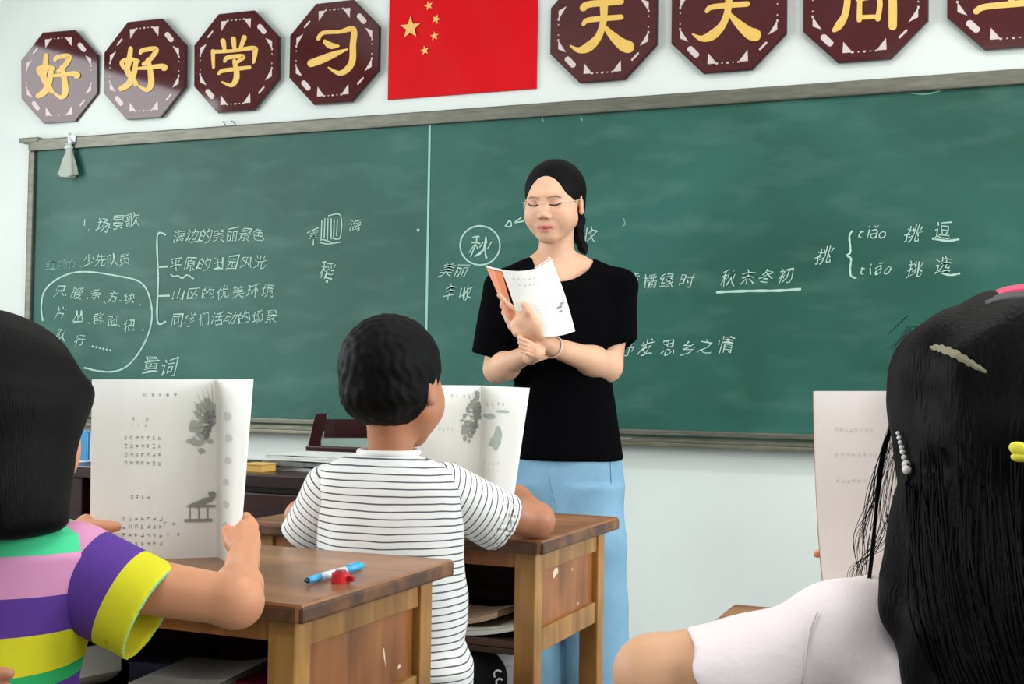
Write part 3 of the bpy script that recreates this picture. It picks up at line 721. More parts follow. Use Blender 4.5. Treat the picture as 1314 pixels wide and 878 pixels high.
# ------------------------------------------------------------------ teacher's dark red table, chair and what lies on it
TD = 3.04
M_red = wood('dark_red_wood', (26, 7, 8), (44, 11, 11), (62, 18, 16), .3, (3, 20, 20)); M_red2 = mat('dark_red_edge', (48, 10, 12), .3)
tz = P(440, 601, TD).z
tl = P(85, 601, TD); tr_ = P(560, 601, TD)
TT = thing('teacher_table', 'dark red wooden teacher\'s table with newspapers on it, behind the pupils', 'table', (tl.x, tl.y, 0), rz=math.atan2(0, 1))
tw = (Vector((tr_.x, tl.y, 0))-Vector((tl.x, tl.y, 0))).length; y1 = .40
Bt = lambda n, *a, **k: box(n, *a, parent=TT, **k)
Bt('table_top', -.02, tw+.02, -.02, y1, tz-.030, tz, m=M_red, bev=.004)
Bt('front_panel', .05, tw-.05, .02, .035, tz-.50, tz-.031, m=M_red, bev=.002)
Bt('drawer_front', .08, tw/2-.01, .003, .0195, tz-.135, tz-.045, m=M_red, bev=.004)
Bt('drawer_front', tw/2+.01, tw-.08, .003, .0195, tz-.135, tz-.045, m=M_red, bev=.004)
for x in (0.0, tw-.05):
    for y in (0, y1-.08): Bt('leg', x, x+.05, y, y+.05, 0, tz-.031, m=M_red, bev=.003)
Bt('side_panel', .01, .03, .05, y1-.08, tz-.5, tz-.031, m=M_red, bev=.002); Bt('side_panel', tw-.03, tw-.01, .05, y1-.08, tz-.5, tz-.031, m=M_red, bev=.002)
M_news = mat('newsprint', (196, 200, 196), .85, vary=.06, vscale=40); M_newd = mat('newsprint_fold', (110, 114, 112), .85, vary=.3, vscale=60)
ty = TT.location.y
def on_table(px, dy): # point on the table top at picture column px
    d = right*((px-657)/F)+up*((439-600)/F)+fwd; s = (ty+dy)/d.y; return Vector((d.x*s, ty+dy, tz))
prev = tz
specs = [(330, 470, .10, .30, .010, 'flat newspaper at the bottom of the pile', M_news), (336, 472, .09, .28, .012, 'folded newspaper with a dark edge, middle of the pile', M_newd), (341, 480, .12, .30, .008, 'thin pale newspaper on top of the pile', M_news)]
zz = tz
for i, (a, b, d0, d1, th, lb, m_) in enumerate(specs):
    pa, pb = on_table(a, d0), on_table(b, d0)
    r = thing('newspaper', lb+' on the dark red table', 'newspaper', ((pa.x+pb.x)/2, (pa.y+ty+d1)/2, zz), 'newspapers on the teacher\'s table', .03*(i-1))
    hw = (pb.x-pa.x)/2; hd = (d1-d0)/2; nx = 12; V = []; Fc = []
    for s in (0, 1):
        for j in (0, 1):
            for k in range(nx+1):
                u = k/nx; V.append((-hw+2*hw*u, -hd+2*hd*j+.01*math.sin(u*5), s*th*(1-.25*u)+.002*math.sin(u*9+i)*s))
    n = nx+1
    for k in range(nx): Fc += [(k, n+k, n+k+1, k+1), (2*n+k, 2*n+k+1, 3*n+k+1, 3*n+k), (k, k+1, 2*n+k+1, 2*n+k), (n+k, 3*n+k, 3*n+k+1, n+k+1)]
    Fc += [(0, 2*n, 3*n, n), (nx, n+nx, 3*n+nx, 2*n+nx)]
    link('folded_sheets', mk('folded_sheets', V, Fc), m_, r, False)
    V2 = [(x+.002, y-.001, z*.12+th*1.02) for x, y, z in V]
    link('top_sheet', mk('top_sheet', V2, Fc), M_news, r, False)
    zz += th*1.18
pa = on_table(312, .03); pb = on_table(333, .03)
t = thing('chalk_box', 'small ochre yellow box on the dark red table, left of the newspapers', 'box', ((pa.x+pb.x)/2, pa.y+.03, tz))
My = mat('ochre_card', (206, 164, 84), .7); hw = (pb.x-pa.x)/2+.006
box('carton', -hw, hw, -.03, .03, 0, .015, My, t, .001); box('lid', -hw-.001, hw+.001, -.031, .031, .0155, .0185, My, t, .0008)
pa = on_table(101, .12)
t = thing('blue_folder', 'bright blue folder standing on the table beside the left girl\'s face', 'folder', (pa.x, pa.y, tz))
Mbl = mat('blue_plastic', (44, 140, 200), .4); box('cover', -.03, .028, -.006, -.002, 0, .075, Mbl, t, .001); box('back_cover', -.03, .028, .004, .008, 0, .075, Mbl, t, .001); box('page_block', -.026, .024, -.0018, .0038, .001, .070, M_paper, t, .0005)
# small things on the dark table edge left of the book
t = thing('table_lamp_base', 'thin dark metal rod lying on the table front ledge', 'rod', P(95, 633, 2.9)) if False else None
# chair behind the table
CD = 3.62
def chair():
    base = P(440, 600, CD); t = thing('teacher_chair', 'dark red wooden chair with a grey-green back cushion behind the table', 'chair', (base.x, base.y, 0))
    Mc = mat('chair_red', (46, 10, 14), .25, vary=.25, vscale=12); Mf = mat('chair_cushion', (150, 172, 162), .7, bump=.2)
    q = lambda x, y, d=0: P(x, y, CD+d)
    def bar(name, pts, rx, ry, m=Mc):
        # rectangular-section bent bar
        pts = catmull(pts, 5) if len(pts) > 2 else [Vector(p) for p in pts]; V = []; Fc = []
        for p in pts:
            for sx, sy in ((-1, -1), (1, -1), (1, 1), (-1, 1)): V.append(p+hr*rx*sx+hb*ry*sy)
        for i in range(len(pts)-1):
            for k in range(4): Fc.append((i*4+k, i*4+(k+1) % 4, i*4+4+(k+1) % 4, i*4+4+k))
        Fc += [(3, 2, 1, 0), tuple(len(V)-4+k for k in range(4))]
        o = link(name, mk(name, V, Fc), m, t)
        md = o.modifiers.new('b', 'BEVEL'); md.width = min(rx, ry)*.5; md.segments = 2
        return o
    bar('post', [q(398, 640), q(403, 580), q(412, 536), q(418, 531)], .016, .014)
    bar('post', [q(555, 640), q(552, 580), q(546, 536), q(541, 531)], .016, .014)
    V = []; Fc = []
    bar('arm_edge', [q(391, 610, .02), q(396, 580, .02), q(403, 550, .02)], .006, .01, mat('worn_wood', (150, 120, 116), .4))
    def plate(name, x0, x1, y0, y1, th, m, bow=.02):
        V, Fc = [], []; n = 10
        for s in (0, 1):
            for j in (0, 1):
                for i in range(n+1):
                    u = i/n; p = q(x0+(x1-x0)*u, y0 if j else y1, bow*4*u*(1-u)+s*th); V.append(p)
        m1 = n+1
        for i in range(n): Fc += [(i, i+1, m1+i+1, m1+i), (2*m1+i, 3*m1+i, 3*m1+i+1, 2*m1+i+1), (m1+i, m1+i+1, 3*m1+i+1, 3*m1+i), (i, 2*m1+i, 2*m1+i+1, i+1)]
        Fc += [(0, m1, 3*m1, 2*m1), (n, 2*m1+n, 3*m1+n, m1+n)]
        link(name, mk(name, V, Fc), m, t)
    plate('top_rail', 416, 548, 538, 562, .02, Mc); plate('back_cushion', 412, 550, 563, 612, .012, Mf)
    s = P(470, 600, CD-.1)
    box('seat', s.x-.22, s.x+.22, s.y-.38, s.y-.02, .42, .46, Mc, t, .01, world=True)
    for dx in (-.2, .17):
        for dy in (-.36, -.05): box('leg', s.x+dx, s.x+dx+.035, s.y+dy, s.y+dy+.035, 0, .419, Mc, t, .003, world=True)
    box('lower_back', s.x-.19, s.x+.19, s.y-.015, s.y+.01, .46, .80, Mc, t, .004, world=True)
chair()
# ------------------------------------------------------------------ open books held upright
M_pg = mat('book_page', (240, 241, 236), .75, vary=.02, vscale=10); M_cov = mat('book_cover', (206, 120, 80), .5); M_ink = mat('printed_ink', (142, 146, 142), .8); M_inkl = mat('faint_ink', (168, 174, 168), .8)
def sheet(name, grid, th, m, parent, away):
    """grid[row][col] of world points (row 0 = top); thick solid sheet, thickness pushed along 'away'"""
    R, Cn = len(grid), len(grid[0]); V = [p for r in grid for p in r]; n0 = len(V); V = V+[p+away*th for p in V]; Fc = []
    for j in range(R-1):
        for i in range(Cn-1):
            a = j*Cn+i; Fc.append((a, a+Cn, a+Cn+1, a+1)); Fc.append((a+n0, a+1+n0, a+Cn+1+n0, a+Cn+n0))
    for i in range(Cn-1):
        Fc.append((i, i+1, i+1+n0, i+n0)); a = (R-1)*Cn+i; Fc.append((a, a+n0, a+1+n0, a+1))
    for j in range(R-1):
        a = j*Cn; Fc.append((a, a+n0, a+Cn+n0, a+Cn)); a = j*Cn+Cn-1; Fc.append((a, a+Cn, a+Cn+n0, a+n0))
    return link(name, mk(name, V, Fc), m, parent, True, False)
def lerp_grid(topc, botc, rows=8, bulge=None):
    n = len(topc); G = []
    for j in range(rows+1):
        t = j/rows; G.append([topc[i]*(1-t)+botc[i]*t+(bulge(i/(n-1), t) if bulge else Vector((0, 0, 0))) for i in range(n)])
    return G
def dens(pts, n=6): return catmull(pts, n)
def decals(name, polys, m, parent, surf, off=.0006):
    """flat print on a page: polys in page coordinates (u,v) mapped through surf(u,v)->Vector"""
    V, Fc = [], []
    for poly in polys:
        o = len(V); V += [surf(u, v)+hb*off for u, v in poly]; Fc.append(tuple(range(o, o+len(poly))))
    return tag(link(name, mk(name, V, Fc), m, parent), kind='stuff')
def blob(cx, cy, rx, ry, n=10, j=.25):
    return [(cx+math.cos(2*math.pi*i/n)*rx*random.uniform(1-j, 1+j), cy+math.sin(2*math.pi*i/n)*ry*random.uniform(1-j, 1+j)) for i in range(n)]
def text_rows(rows):
    out = []
    for (u0, u1, v, s, n) in rows:
        for i in range(n):
            c = u0+(u1-u0)*i/max(n-1, 1)
            for k in range(3):   # three tiny strokes per character
                a = random.uniform(-.5, .5)*s; b = random.uniform(-.5, .5)*s
                if random.random() < .5: out.append([(c-s*.45, v+b), (c+s*.45, v+b), (c+s*.45, v+b+s*.16), (c-s*.45, v+b+s*.16)])
                else: out.append([(c+a, v-s*.45), (c+a+s*.14, v-s*.45), (c+a+s*.14, v+s*.45), (c+a, v+s*.45)])
    return out
def ink_tree(cx, cy, s):
    P_ = []
    for i in range(44):
        a = random.uniform(math.pi*.5, math.pi*1.25); r = random.uniform(.15, 1)**.7*s
        P_.append(blob(cx+math.cos(a)*r, cy-math.sin(a)*r*1.0, s*random.uniform(.06, .16), s*random.uniform(.04, .10)))
    return P_
def branches(cx, cy, s):
    out = []
    for i in range(9):
        a = math.radians(95+i*13); x1_, y1_ = cx+math.cos(a)*s, cy-math.sin(a)*s*1.2; w = s*.016; nx, ny = -math.sin(a)*w, -math.cos(a)*w
        out.append([(cx-nx, cy-ny), (cx+nx, cy+ny), (x1_+nx*.3, y1_+ny*.3), (x1_-nx*.3, y1_-ny*.3)])
    return out
def book_a(label, tl_, bl_, gut_t, gut_b, rt, rb, d0, dg, dr, cat='book', shade=1, rbulge=8):
    """left page from (tl_..gut_t), right page (gut_t..rt)"""
    t = thing('open_book', label, cat, P(gut_b[0], gut_b[1], dg))
    # left page, slightly bowed
    def row(a, b, da, db, bow, n=8):
        out = []
        for i in range(n+1):
            u = i/n; x = a[0]+(b[0]-a[0])*u; y = a[1]+(b[1]-a[1])*u; d = da+(db-da)*u-bow*math.sin(math.pi*u); out.append(P(x, y, d))
        return out
    L = lerp_grid(row(tl_, gut_t, d0, dg, .006), row(bl_, gut_b, d0, dg, .006), 8)
    aw = -hb
    sheet('left_pages', L, .006, M_pg, t, aw)
    Lc = [[p+aw*.0065 for p in r] for r in L]; sheet('cover', [[p-Vector((0, 0, .001)) for p in Lc[0]]]+Lc[1:], .0012, M_cov, t, aw)
    def rrow(a, b, da, db, n=10):
        out = []
        for i in range(n+1):
            u = i/n; x = a[0]+(b[0]-a[0])*u; d = da+(db-da)*(u**1.4); y = a[1]+(b[1]-a[1])*u; out.append(P(x, y, d))
        return out
    Rg = lerp_grid(rrow(gut_t, rt, dg, dr), rrow(gut_b, rb, dg, dr), 8)
    sheet('right_pages', Rg, .005, M_pg, t, (aw*.6+hr*.8).normalized())
    def surf(u, v):
        x0, y0 = tl_[0]+(gut_t[0]-tl_[0])*u, tl_[1]+(gut_t[1]-tl_[1])*u; x1_, y1_ = bl_[0]+(gut_b[0]-bl_[0])*u, bl_[1]+(gut_b[1]-bl_[1])*u
        d = d0+(dg-d0)*u-.006*math.sin(math.pi*u)-.0008; return P(x0+(x1_-x0)*v, y0+(y1_-y0)*v, d)
    def surf_r(u, v):
        x0 = gut_t[0]+(rt[0]-gut_t[0])*u; x1_ = gut_b[0]+(rb[0]-gut_b[0])*u
        y0 = gut_t[1]+(rt[1]-gut_t[1])*u; y1_ = gut_b[1]+(rb[1]-gut_b[1])*u
        d = dg+(dr-dg)*(u**1.4)-.001; return P(x0+(x1_-x0)*v, y0+(y1_-y0)*v, d)
    return t, surf, surf_r
bk1, s1, s1r = book_a('open textbook with ink-wash tree and pavilion, held up by the girl in the striped shirt', (118, 487), (115, 716), (276, 487), (278, 719), (321, 487), (302, 728), 1.80, 1.845, 1.70)
decals('printed_text', text_rows([(.43, .68, .085, .022, 5), (.34, .45, .22, .02, 2) , (.33, .44, .155+.1, .012, 3), (.28, .55, .325, .022, 7), (.28, .55, .37, .022, 7), (.28, .55, .418, .022, 7), (.28, .55, .465, .022, 7), (.33, .46, .655, .02, 4), (.27, .56, .775, .022, 7), (.27, .56, .82, .022, 7), (.27, .56, .868, .022, 7), (.27, .56, .915, .022, 7), (.6, .66, .80, .018, 2), (.62, .70, .86, .018, 2)]), M_ink, bk1, s1)
decals('tree_drawing', ink_tree(1.0, .30, .22), mat('ink_wash', (178, 184, 176), .8), bk1, s1, .0004)
decals('branch_drawing', branches(.99, .25, .19)+ink_tree(1.0, .27, .12), M_ink, bk1, s1, .0009)
decals('pavilion_drawing', [[(.76, .705), (.80, .69), (.98, .64), (.99, .66), (.86, .71)], [(.79, .71), (.80, .71), (.80, .78), (.79, .78)], [(.86, .71), (.87, .71), (.87, .78), (.86, .78)], [(.93, .71), (.94, .71), (.94, .78), (.93, .78)], [(.75, .775), (.97, .77), (.97, .785), (.75, .79)]]+[blob(.93, .665, .05, .012), blob(.9, .70, .10, .008), blob(.97, .64, .03, .02)], M_ink, bk1, s1, .0011)
decals('wash_drawing', [blob(.35+.1*random.random(), .2+.12*i, .12, .02) for i in range(6)], mat('pale_wash', (206, 210, 204), .8), bk1, s1r, .0005)
bk2, s2, s2r = book_a('open textbook propped on the boy\'s desk in front of his face', (520, 494), (522, 655), (617, 495), (616, 655), (677, 498), (654, 655), 2.30, 2.345, 2.20)
decals('printed_text', text_rows([(.62, .85, .085, .03, 4), (.45, .62, .35, .02, 4), (.45, .66, .62, .02, 5)]), M_inkl, bk2, s2)
decals('tree_drawing', ink_tree(1.0, .30, .25), mat('ink_wash_light', (160, 166, 158), .8), bk2, s2, .0004)
decals('branch_drawing', branches(.99, .26, .20)+ink_tree(1, .30, .14), M_ink, bk2, s2, .0009)
decals('pavilion_drawing', [blob(.9, .80, .10, .02), blob(.93, .83, .1, .02), [(.78, .86), (.99, .855), (.99, .87), (.78, .875)]], M_ink, bk2, s2, .0011)
decals('wash_drawing', [blob(.35, .45, .14, .06, j=.4), blob(.42, .40, .10, .06, j=.4), blob(.2, .24, .15, .02), blob(.5, .2, .2, .012)], mat('grey_green_wash', (178, 190, 180), .8), bk2, s2r, .0006)
decals('margin_line', text_rows([(.15, .5, .14, .03, 4), (.1, .5, .62, .02, 4), (.1, .5, .68, .02, 4), (.1, .5, .85, .02, 4)]), M_inkl, bk2, s2r, .0012)
def book3():
    t = thing('open_book', 'shaded textbook page held up by the girl with the long ponytail at right', 'book', P(1100, 770, 1.47))
    def row(y, xa, xb, n=28): return [P(xa+(xb-xa)*i/n, y, 1.42+.045*math.sin(math.pi*i/n*.7)) for i in range(n+1)]
    G = [row(502, 1045, 1190), row(560, 1046, 1190), row(620, 1048, 1190), row(680, 1051, 1191), row(730, 1055, 1192), row(775, 1060, 1193)]
    Mp = mat('shaded_page', (206, 198, 194), .75, vary=.03, vscale=12)  # white page paper with its shade put into a greyer colour
    sheet('left_pages', G, .005, Mp, t, -hb); sheet('cover', [[p-hb*.0056-Z*.003 for p in r] for r in G], .0012, M_cov, t, -hb)
    G2 = [[r[-1]*(1-u)+(r[-1]+hr*.12+hb*.05)*u for u in [k/6 for k in range(7)]] for r in G]
    sheet('right_pages', G2, .005, Mp, t, -hb)
    def sf(u, v): return P(1046+144*u, 502+273*v, 1.42+.045*math.sin(math.pi*u*.7)-.001)
    decals('printed_text', text_rows([(.2, .5, .18, .018, 8), (.2, .55, .30, .018, 8), (.2, .55, .42, .018, 8)]), mat('very_faint_ink', (188, 180, 176), .8), t, sf, .0008)
book3()
# ------------------------------------------------------------------ people
M_skin = mat('skin', (222, 176, 146), .48, spec=.35, attr='Col', sss=.12, vary=.03, vscale=25)
M_hair = mat('black_hair', (3, 3, 3), .5, spec=.10, vary=.3, vscale=40, bump=.5, bscale=60, stretch=(9, 9, .8))
M_hairk = mat('dark_brown_black_hair', (4, 4, 4), .6, spec=.10, vary=.3, vscale=40, bump=.4, bscale=90)
def bounds(pts, m):
    u = [Vector(p).dot(hr) for p in pts]; v = [Vector(p).dot(hb) for p in pts]; z = [p[2] for p in pts]
    a = np.array([[*(hr*a_+hb*b_+Z*c_)] for a_ in (min(u), max(u)) for b_ in (min(v), max(v)) for c_ in (min(z), max(z))]); return a.min(0)-m, a.max(0)+m
def head_sdf(g, fr, s=1.0, ears=True, child=False, nose=True):
    R = np.array(fr[1]); L = lambda x, y, z: loc(fr, x*s, y*s, z*s)
    g.ell(L(0, -.014, .032), np.array((.073, .092, .084))*s, R, .01)
    g.ell(L(0, .030, -.016), np.array((.063, .062, .078))*s, R, .03)
    for q in (1, -1):
        g.cap(L(q*.046, .018, -.044), L(q*.014, .064, -.080), .022*s, .016*s, .026)
        g.ell(L(q*.038, .054, -.028), np.array((.028, .027, .032))*s, R, .024)
        g.cap(L(q*.012, .082, .030), L(q*.038, .074, .030), .011*s, .009*s, .014)
    g.ell(L(0, .070, -.083), np.array((.018, .014, .013))*s, R, .018)
    g.ell(L(0, .077, -.056), np.array((.026, .015, .020))*s, R, .014)
    if nose:
        for q in (1, -1): g.ell(L(q*.030, .100, .010), np.array((.015, .012, .009))*s, R, .012, 'cut')
        for q in (1, -1): g.ell(L(q*.030, .0735, .009), np.array((.0150, .0145, .0125))*s, R, .003)
        g.chain([L(0, .083, .016), L(0, .090, -.004), L(0, .0985, -.021)], [.0065*s, .0075*s, .0088*s], .012)
        for q in (1, -1): g.ell(L(q*.0105, .093, -.027), np.array((.0075, .0085, .0062))*s, R, .007)
        # lips
        for q in (1, -1):
            g.cap(L(0, .0900, -.0510), L(q*.020, .082, -.0555), .0062*s, .0030*s, .003)
        g.cap(L(-.008, .0885, -.0630), L(.008, .0885, -.0630), .0064*s, .0064*s, .003)
        for q in (1, -1): g.cap(L(q*.009, .0885, -.0625), L(q*.019, .082, -.057), .0048*s, .0024*s, .003)
    if ears:
        for q in (1, -1):
            e = R @ np.array(Matrix.Rotation(math.radians(q*-14), 3, 'Z') @ Matrix.Rotation(math.radians(12), 3, 'X'))
            g.ell(L(q*.076, -.006, .002), np.array((.0065, .0175, .029))*s, e, .006)
            g.ell(L(q*.085, -.003, .006), np.array((.005, .010, .018))*s, e, .004, 'cut')
            g.ell(L(q*.077, -.002, -.023), np.array((.006, .009, .009))*s, e, .006)
def hand(g, wr, palm, knk, tips, thumb, wd, s=1.0, k=.004, pr=.011):
    """wr wrist, palm normal not needed: palm is swept wrist->each knuckle; knk list of 4 knuckle points; tips list of 4 lists of joints; thumb joints"""
    for kk in knk: g.cap(wr, kk, .016*s, pr*s, .012)
    rads = [.0085, .009, .0086, .0075]
    for i, (kk, js) in enumerate(zip(knk, tips)):
        pts = [kk]+js; n = len(pts); g.chain(pts, [rads[i]*s*(1-.09*j) for j in range(n)], k)
    g.chain(thumb, [.015*s, .0125*s, .0105*s, .009*s][:len(thumb)], k+.002)
def paint(me, V, base, spots=()):
    C = np.tile(lin(base), (len(V), 1))
    for f, col, a in spots:
        w = (f(V)*a)[:, None]; C = C*(1-w)+lin(col)*w
    vcol(me, C)
def lc(V, fr):   # vertices in the head frame
    return (V-np.array(fr[0])) @ np.array(fr[1])
def front_y(Vl, x, z, s=1.0):
    m = (np.abs(Vl[:, 0]-x) < .0035) & (np.abs(Vl[:, 2]-z) < .0035) & (Vl[:, 1] > .03)
    return float(Vl[m, 1].max()) if m.any() else .08
# ================================================================== the teacher
TDp = 3.43; TP = 1/466.5
T = lambda x, y, dd=0: P(x, y, TDp+dd)
def teacher():
    base = T(735, 950); base.z = 0
    t = thing('person', 'woman in black T-shirt and light blue jeans standing at the chalkboard reading a book', 'person', base)
    fr = frame(T(711, 262, 0), yaw=20, pitch=12, roll=0)
    R = np.array(fr[1])
    L = lambda x, y, z: loc(fr, x, y, z)
    # ---- body: head, neck, chest, both arms and hands
    eR, eL = T(638, 474, -.03), T(779, 470, -.03)
    lo, hi = bounds([T(605, 200, -.36), T(822, 500, .14), T(605, 500, .14), T(822, 200, -.36)], .01)
    g = Grid(lo, hi, .0020)
    head_sdf(g, fr)
    g.cap(L(0, -.022, -.045), T(712, 352, .03), .046, .050, .018)
    g.ell(T(718, 362, .035), (.075, .075, .05), None, .03)
    g.cap(T(690, 345, .03), T(650, 372, .03), .040, .040, .03); g.cap(T(742, 345, .03), T(790, 372, .03), .040, .040, .03)
    g.ell(T(718, 400, .03), (.13, .085, .10), None, .03)
    # right arm (picture left)
    g.cap(T(643, 375, .02), eR, .043, .035, .012)
    wR = T(677, 455, -.185); g.cap(eR, wR, .037, .023, .014)
    g.ell(eR.lerp(wR, .28)+Z*(-.004), (.040, .040, .037), None, .02)
    # left arm (picture right)
    g.cap(T(790, 375, .02), eL, .046, .041, .012)
    wL = T(706, 444, -.215); g.cap(eL, wL, .041, .0245, .014)
    g.ell(eL.lerp(wL, .28), (.043, .043, .041), None, .02)
    # left hand: holds the book, thumb on the page, fingers behind it
    d = -.250
    kn = [T(667, 403, d+.012), T(662, 411, d+.014), T(660, 419, d+.010), T(663, 427, d+.004)]
    tips = [[T(655, 394, d+.008), T(646, 385, d+.006), T(640.5, 379, d+.002)], [T(652, 401, d+.022), T(645, 392, d+.03), T(646, 383, d+.036)], [T(652, 411, d+.022), T(647, 401, d+.034), T(650, 392, d+.042)], [T(655, 419, d+.02), T(651, 410, d+.034), T(655, 402, d+.042)]]
    hand(g, T(699, 440, d+.022), None, kn, tips, [T(694, 430, d+.0), T(686, 414, d-.010), T(678, 400, d-.018), T(672.5, 391, d-.018)], None)
    g.ell(T(679, 418, d-.002), (.030, .016, .027), None, .014); g.ell(T(670, 409, d-.002), (.017, .012, .020), None, .012)
    # right hand: closed around the left wrist, four finger ridges
    d2 = -.262
    tips2 = [[T(676, 438+5.2*i, d2-.004), T(666+1.2*i, 434+5.6*i, d2+.004), T(669+1.5*i, 432+5.6*i, d2+.022)] for i in range(4)]
    kn2 = [T(688, 445+4.2*i, d2+.004) for i in range(4)]
    hand(g, T(681, 459, -.205), None, kn2, tips2, [T(686, 460, d2+.04), T(700, 456, d2+.06), T(708, 448, d2+.07)], None, pr=.009, s=.8, k=.0015)
    g.ell(T(688, 453, d2+.016), (.024, .016, .017), None, .01)
    me = g.mesh('body', 2)
    V = g.V; Vl = lc(V, fr)
    gs = lambda cx, cz, rx, rz: (lambda Q: np.exp(-(((lc(Q, fr)[:, 0]-cx)/rx)**2+((lc(Q, fr)[:, 2]-cz)/rz)**2)**1.5)*(lc(Q, fr)[:, 1] > .055))
    spots = [(gs(0, -.0570, .0235, .0088), (188, 88, 84), .9), (gs(.036, -.022, .018, .014), (226, 160, 138), .35), (gs(-.036, -.022, .018, .014), (226, 160, 138), .35),
             (gs(.030, .016, .017, .008), (196, 146, 120), .45), (gs(-.030, .016, .017, .008), (196, 146, 120), .45), (gs(.008, -.032, .003, .003), (130, 80, 66), .7), (gs(-.008, -.032, .003, .003), (130, 80, 66), .7)]
    paint(me, V, (222, 174, 144), spots)
    link('body', me, M_skin, t)
    def on(x, z, o=.0006): return L(x, front_y(Vl, x, z)+o, z)
    Ml = mat('lash_dark', (40, 28, 26), .7); Mb = mat('brow_brown', (176, 138, 112), .8); Mlip = mat('lip_line', (140, 58, 58), .6)
    for q in (1, -1):
        tubes('eyelashes', [(catmull([on(q*x, z) for x, z in ((.0165, .0060), (.024, .0030), (.033, .0026), (.042, .0052), (.048, .0085))], 4), [.0006]+[.0016]*15+[.0007])], Ml, t)
        tubes('eyebrow', [(catmull([on(q*x, z, -.0006) for x, z in ((.013, .0235), (.024, .0265), (.036, .027), (.047, .022))], 4), [.0016]+[.0026]*8+[.002, .0014, .0010, .0006])], Mb, t)
    tubes('lip_line', [(catmull([on(x, z, .0001) for x, z in ((-.021, -.0570), (-.010, -.0575), (0, -.0585), (.010, -.0575), (.021, -.0570))], 4), .0008)], Mlip, t)
    # ---- hair
    lo, hi = bounds([T(655, 195, -.13), T(770, 335, .16)], .02); g = Grid(lo, hi, .0024)
    hh = lambda x, y, z: L(x, y, z)
    g.ell(hh(0, -.020, .034), (.0835, .102, .0885), R, .01)
    g.ell(hh(0, -.040, -.020), (.072, .070, .062), R, .02)
    g.ell(hh(0, .112, -.045), (.080, .100, .116), R, .004, 'cut')
    g.ell(hh(0, .116, .012), (.060, .092, .081), R, .012, 'cut')
    g.cap(hh(0, .108, .070), hh(0, .066, .116), .018, .001, .010, 'cut')
    for q in (1, -1): g.ell(hh(q*.086, .012, -.030), (.030, .026, .045), R, .006, 'cut')
    g.ell(hh(0, .03, -.11), (.075, .085, .06), R, .006, 'cut')
    g.chain([hh(0, -.095, -.035), T(741, 283, .10), T(741, 303, .085), T(748, 318, .07), T(751, 325, .06)], [.030, .020, .016, .012, .005], .014)
    link('hair', g.mesh('hair', 1), M_hair, t)
    # ---- glasses
    Mg = mat('pale_glasses_frame', (214, 206, 196), .3, metal=.3)
    lst = []
    for q in (1, -1):
        lst.append(([hh(q*(.032+.0245*math.cos(a)), .098-.10*abs(.032+.0245*math.cos(a))**1.5*4, .002+.0205*math.sin(a)) for a in [2*math.pi*i/28 for i in range(29)]], .00055))
        lst.append((catmull([hh(q*.0565, .078, .010), hh(q*.074, .05, .010), hh(q*.079, .0, .010), hh(q*.078, -.015, .0)], 5), .0009))
    lst.append((catmull([hh(-.008, .098, .008), hh(0, .1005, .011), hh(.008, .098, .008)], 5), .0008))
    tubes('glasses', lst, Mg, t)
    # ---- T-shirt
    Mt = mat('black_cotton', (4, 4, 6), .9, spec=.05, vary=.2, vscale=12, bump=.3, bscale=200)
    lo, hi = bounds([T(600, 318, -.19), T(830, 592, .19)], .01); g = Grid(lo, hi, .0032)
    sec = [(340, 690, 750, .055, .03), (352, 662, 782, .078, .03), (372, 648, 792, .098, .02), (410, 652, 790, .112, .005), (440, 655, 788, .116, .0), (480, 661, 784, .105, .005), (530, 660, 791, .112, .005), (560, 659, 796, .116, .005), (589, 658, 800, .119, .005)]
    g.loft([(T((a+b)/2, y, dd), (b-a)/2*TP, ry) for y, a, b, ry, dd in sec], .01, 2.2)
    g.cap(T(694, 346, .03), T(648, 368, .025), .046, .050, .03); g.cap(T(742, 346, .03), T(791, 368, .025), .046, .052, .03)
    g.cap(T(645, 370, .02), T(631, 455, -.01), .052, .058, .02); g.cap(T(792, 370, .02), T(788, 455, -.01), .054, .064, .02)
    g.noise(.0016, [(22, 9, 30, .3, 1), (-31, 14, 12, 1.9, .8), (9, -20, 45, 4, .5)])
    # hems of the sleeves, neck opening
    g.box(T(622, 478, -.01)+Z*(-.012), (.075, .12, .055), np.array(Matrix.Rotation(YAW, 3, 'Z') @ Matrix.Rotation(math.radians(16), 3, 'Y')), .004, .004, 'cut')
    g.box(T(802, 479, -.01), (.080, .13, .095), np.array(Matrix.Rotation(YAW, 3, 'Z') @ Matrix.Rotation(math.radians(-2), 3, 'Y')), .004, .004, 'cut') if False else None
    g.ell(T(719, 318, -.045), (.088, .15, .093), None, .004, 'cut')
    # right sleeve end (picture right)
    g.cap(T(795, 474, -.02), T(830, 474, -.02), .083, .083, .003, 'cut')
    g.loft([(T((a+b)/2, y, .005), (b-a)/2*TP, ry) for y, a, b, ry in [(440, 655, 786, .112), (480, 661, 784, .105), (530, 660, 791, .112), (589, 658, 800, .119)]], .004, 2.2)
    me = g.mesh('t_shirt', 1); link('t_shirt', me, Mt, t)
    # ---- jeans
    Mj = mat('light_denim', (128, 168, 194), .85, spec=.15, vary=.10, vscale=9, bump=.35, bscale=260)
    lo, hi = bounds([T(645, 575, -.2), T(825, 958, .2)], .01); lo[2] = .02; g = Grid(lo, hi, .0045)
    q = lambda l: [(T((a+b)/2, y, dd), (b-a)/2*TP, ry) for y, a, b, ry, dd in l]
    g.loft(q([(578, 660, 797, .112, .01), (620, 658, 800, .118, .01), (668, 659, 801, .118, .01), (690, 668, 796, .1, .01)]), .02, 2.2)
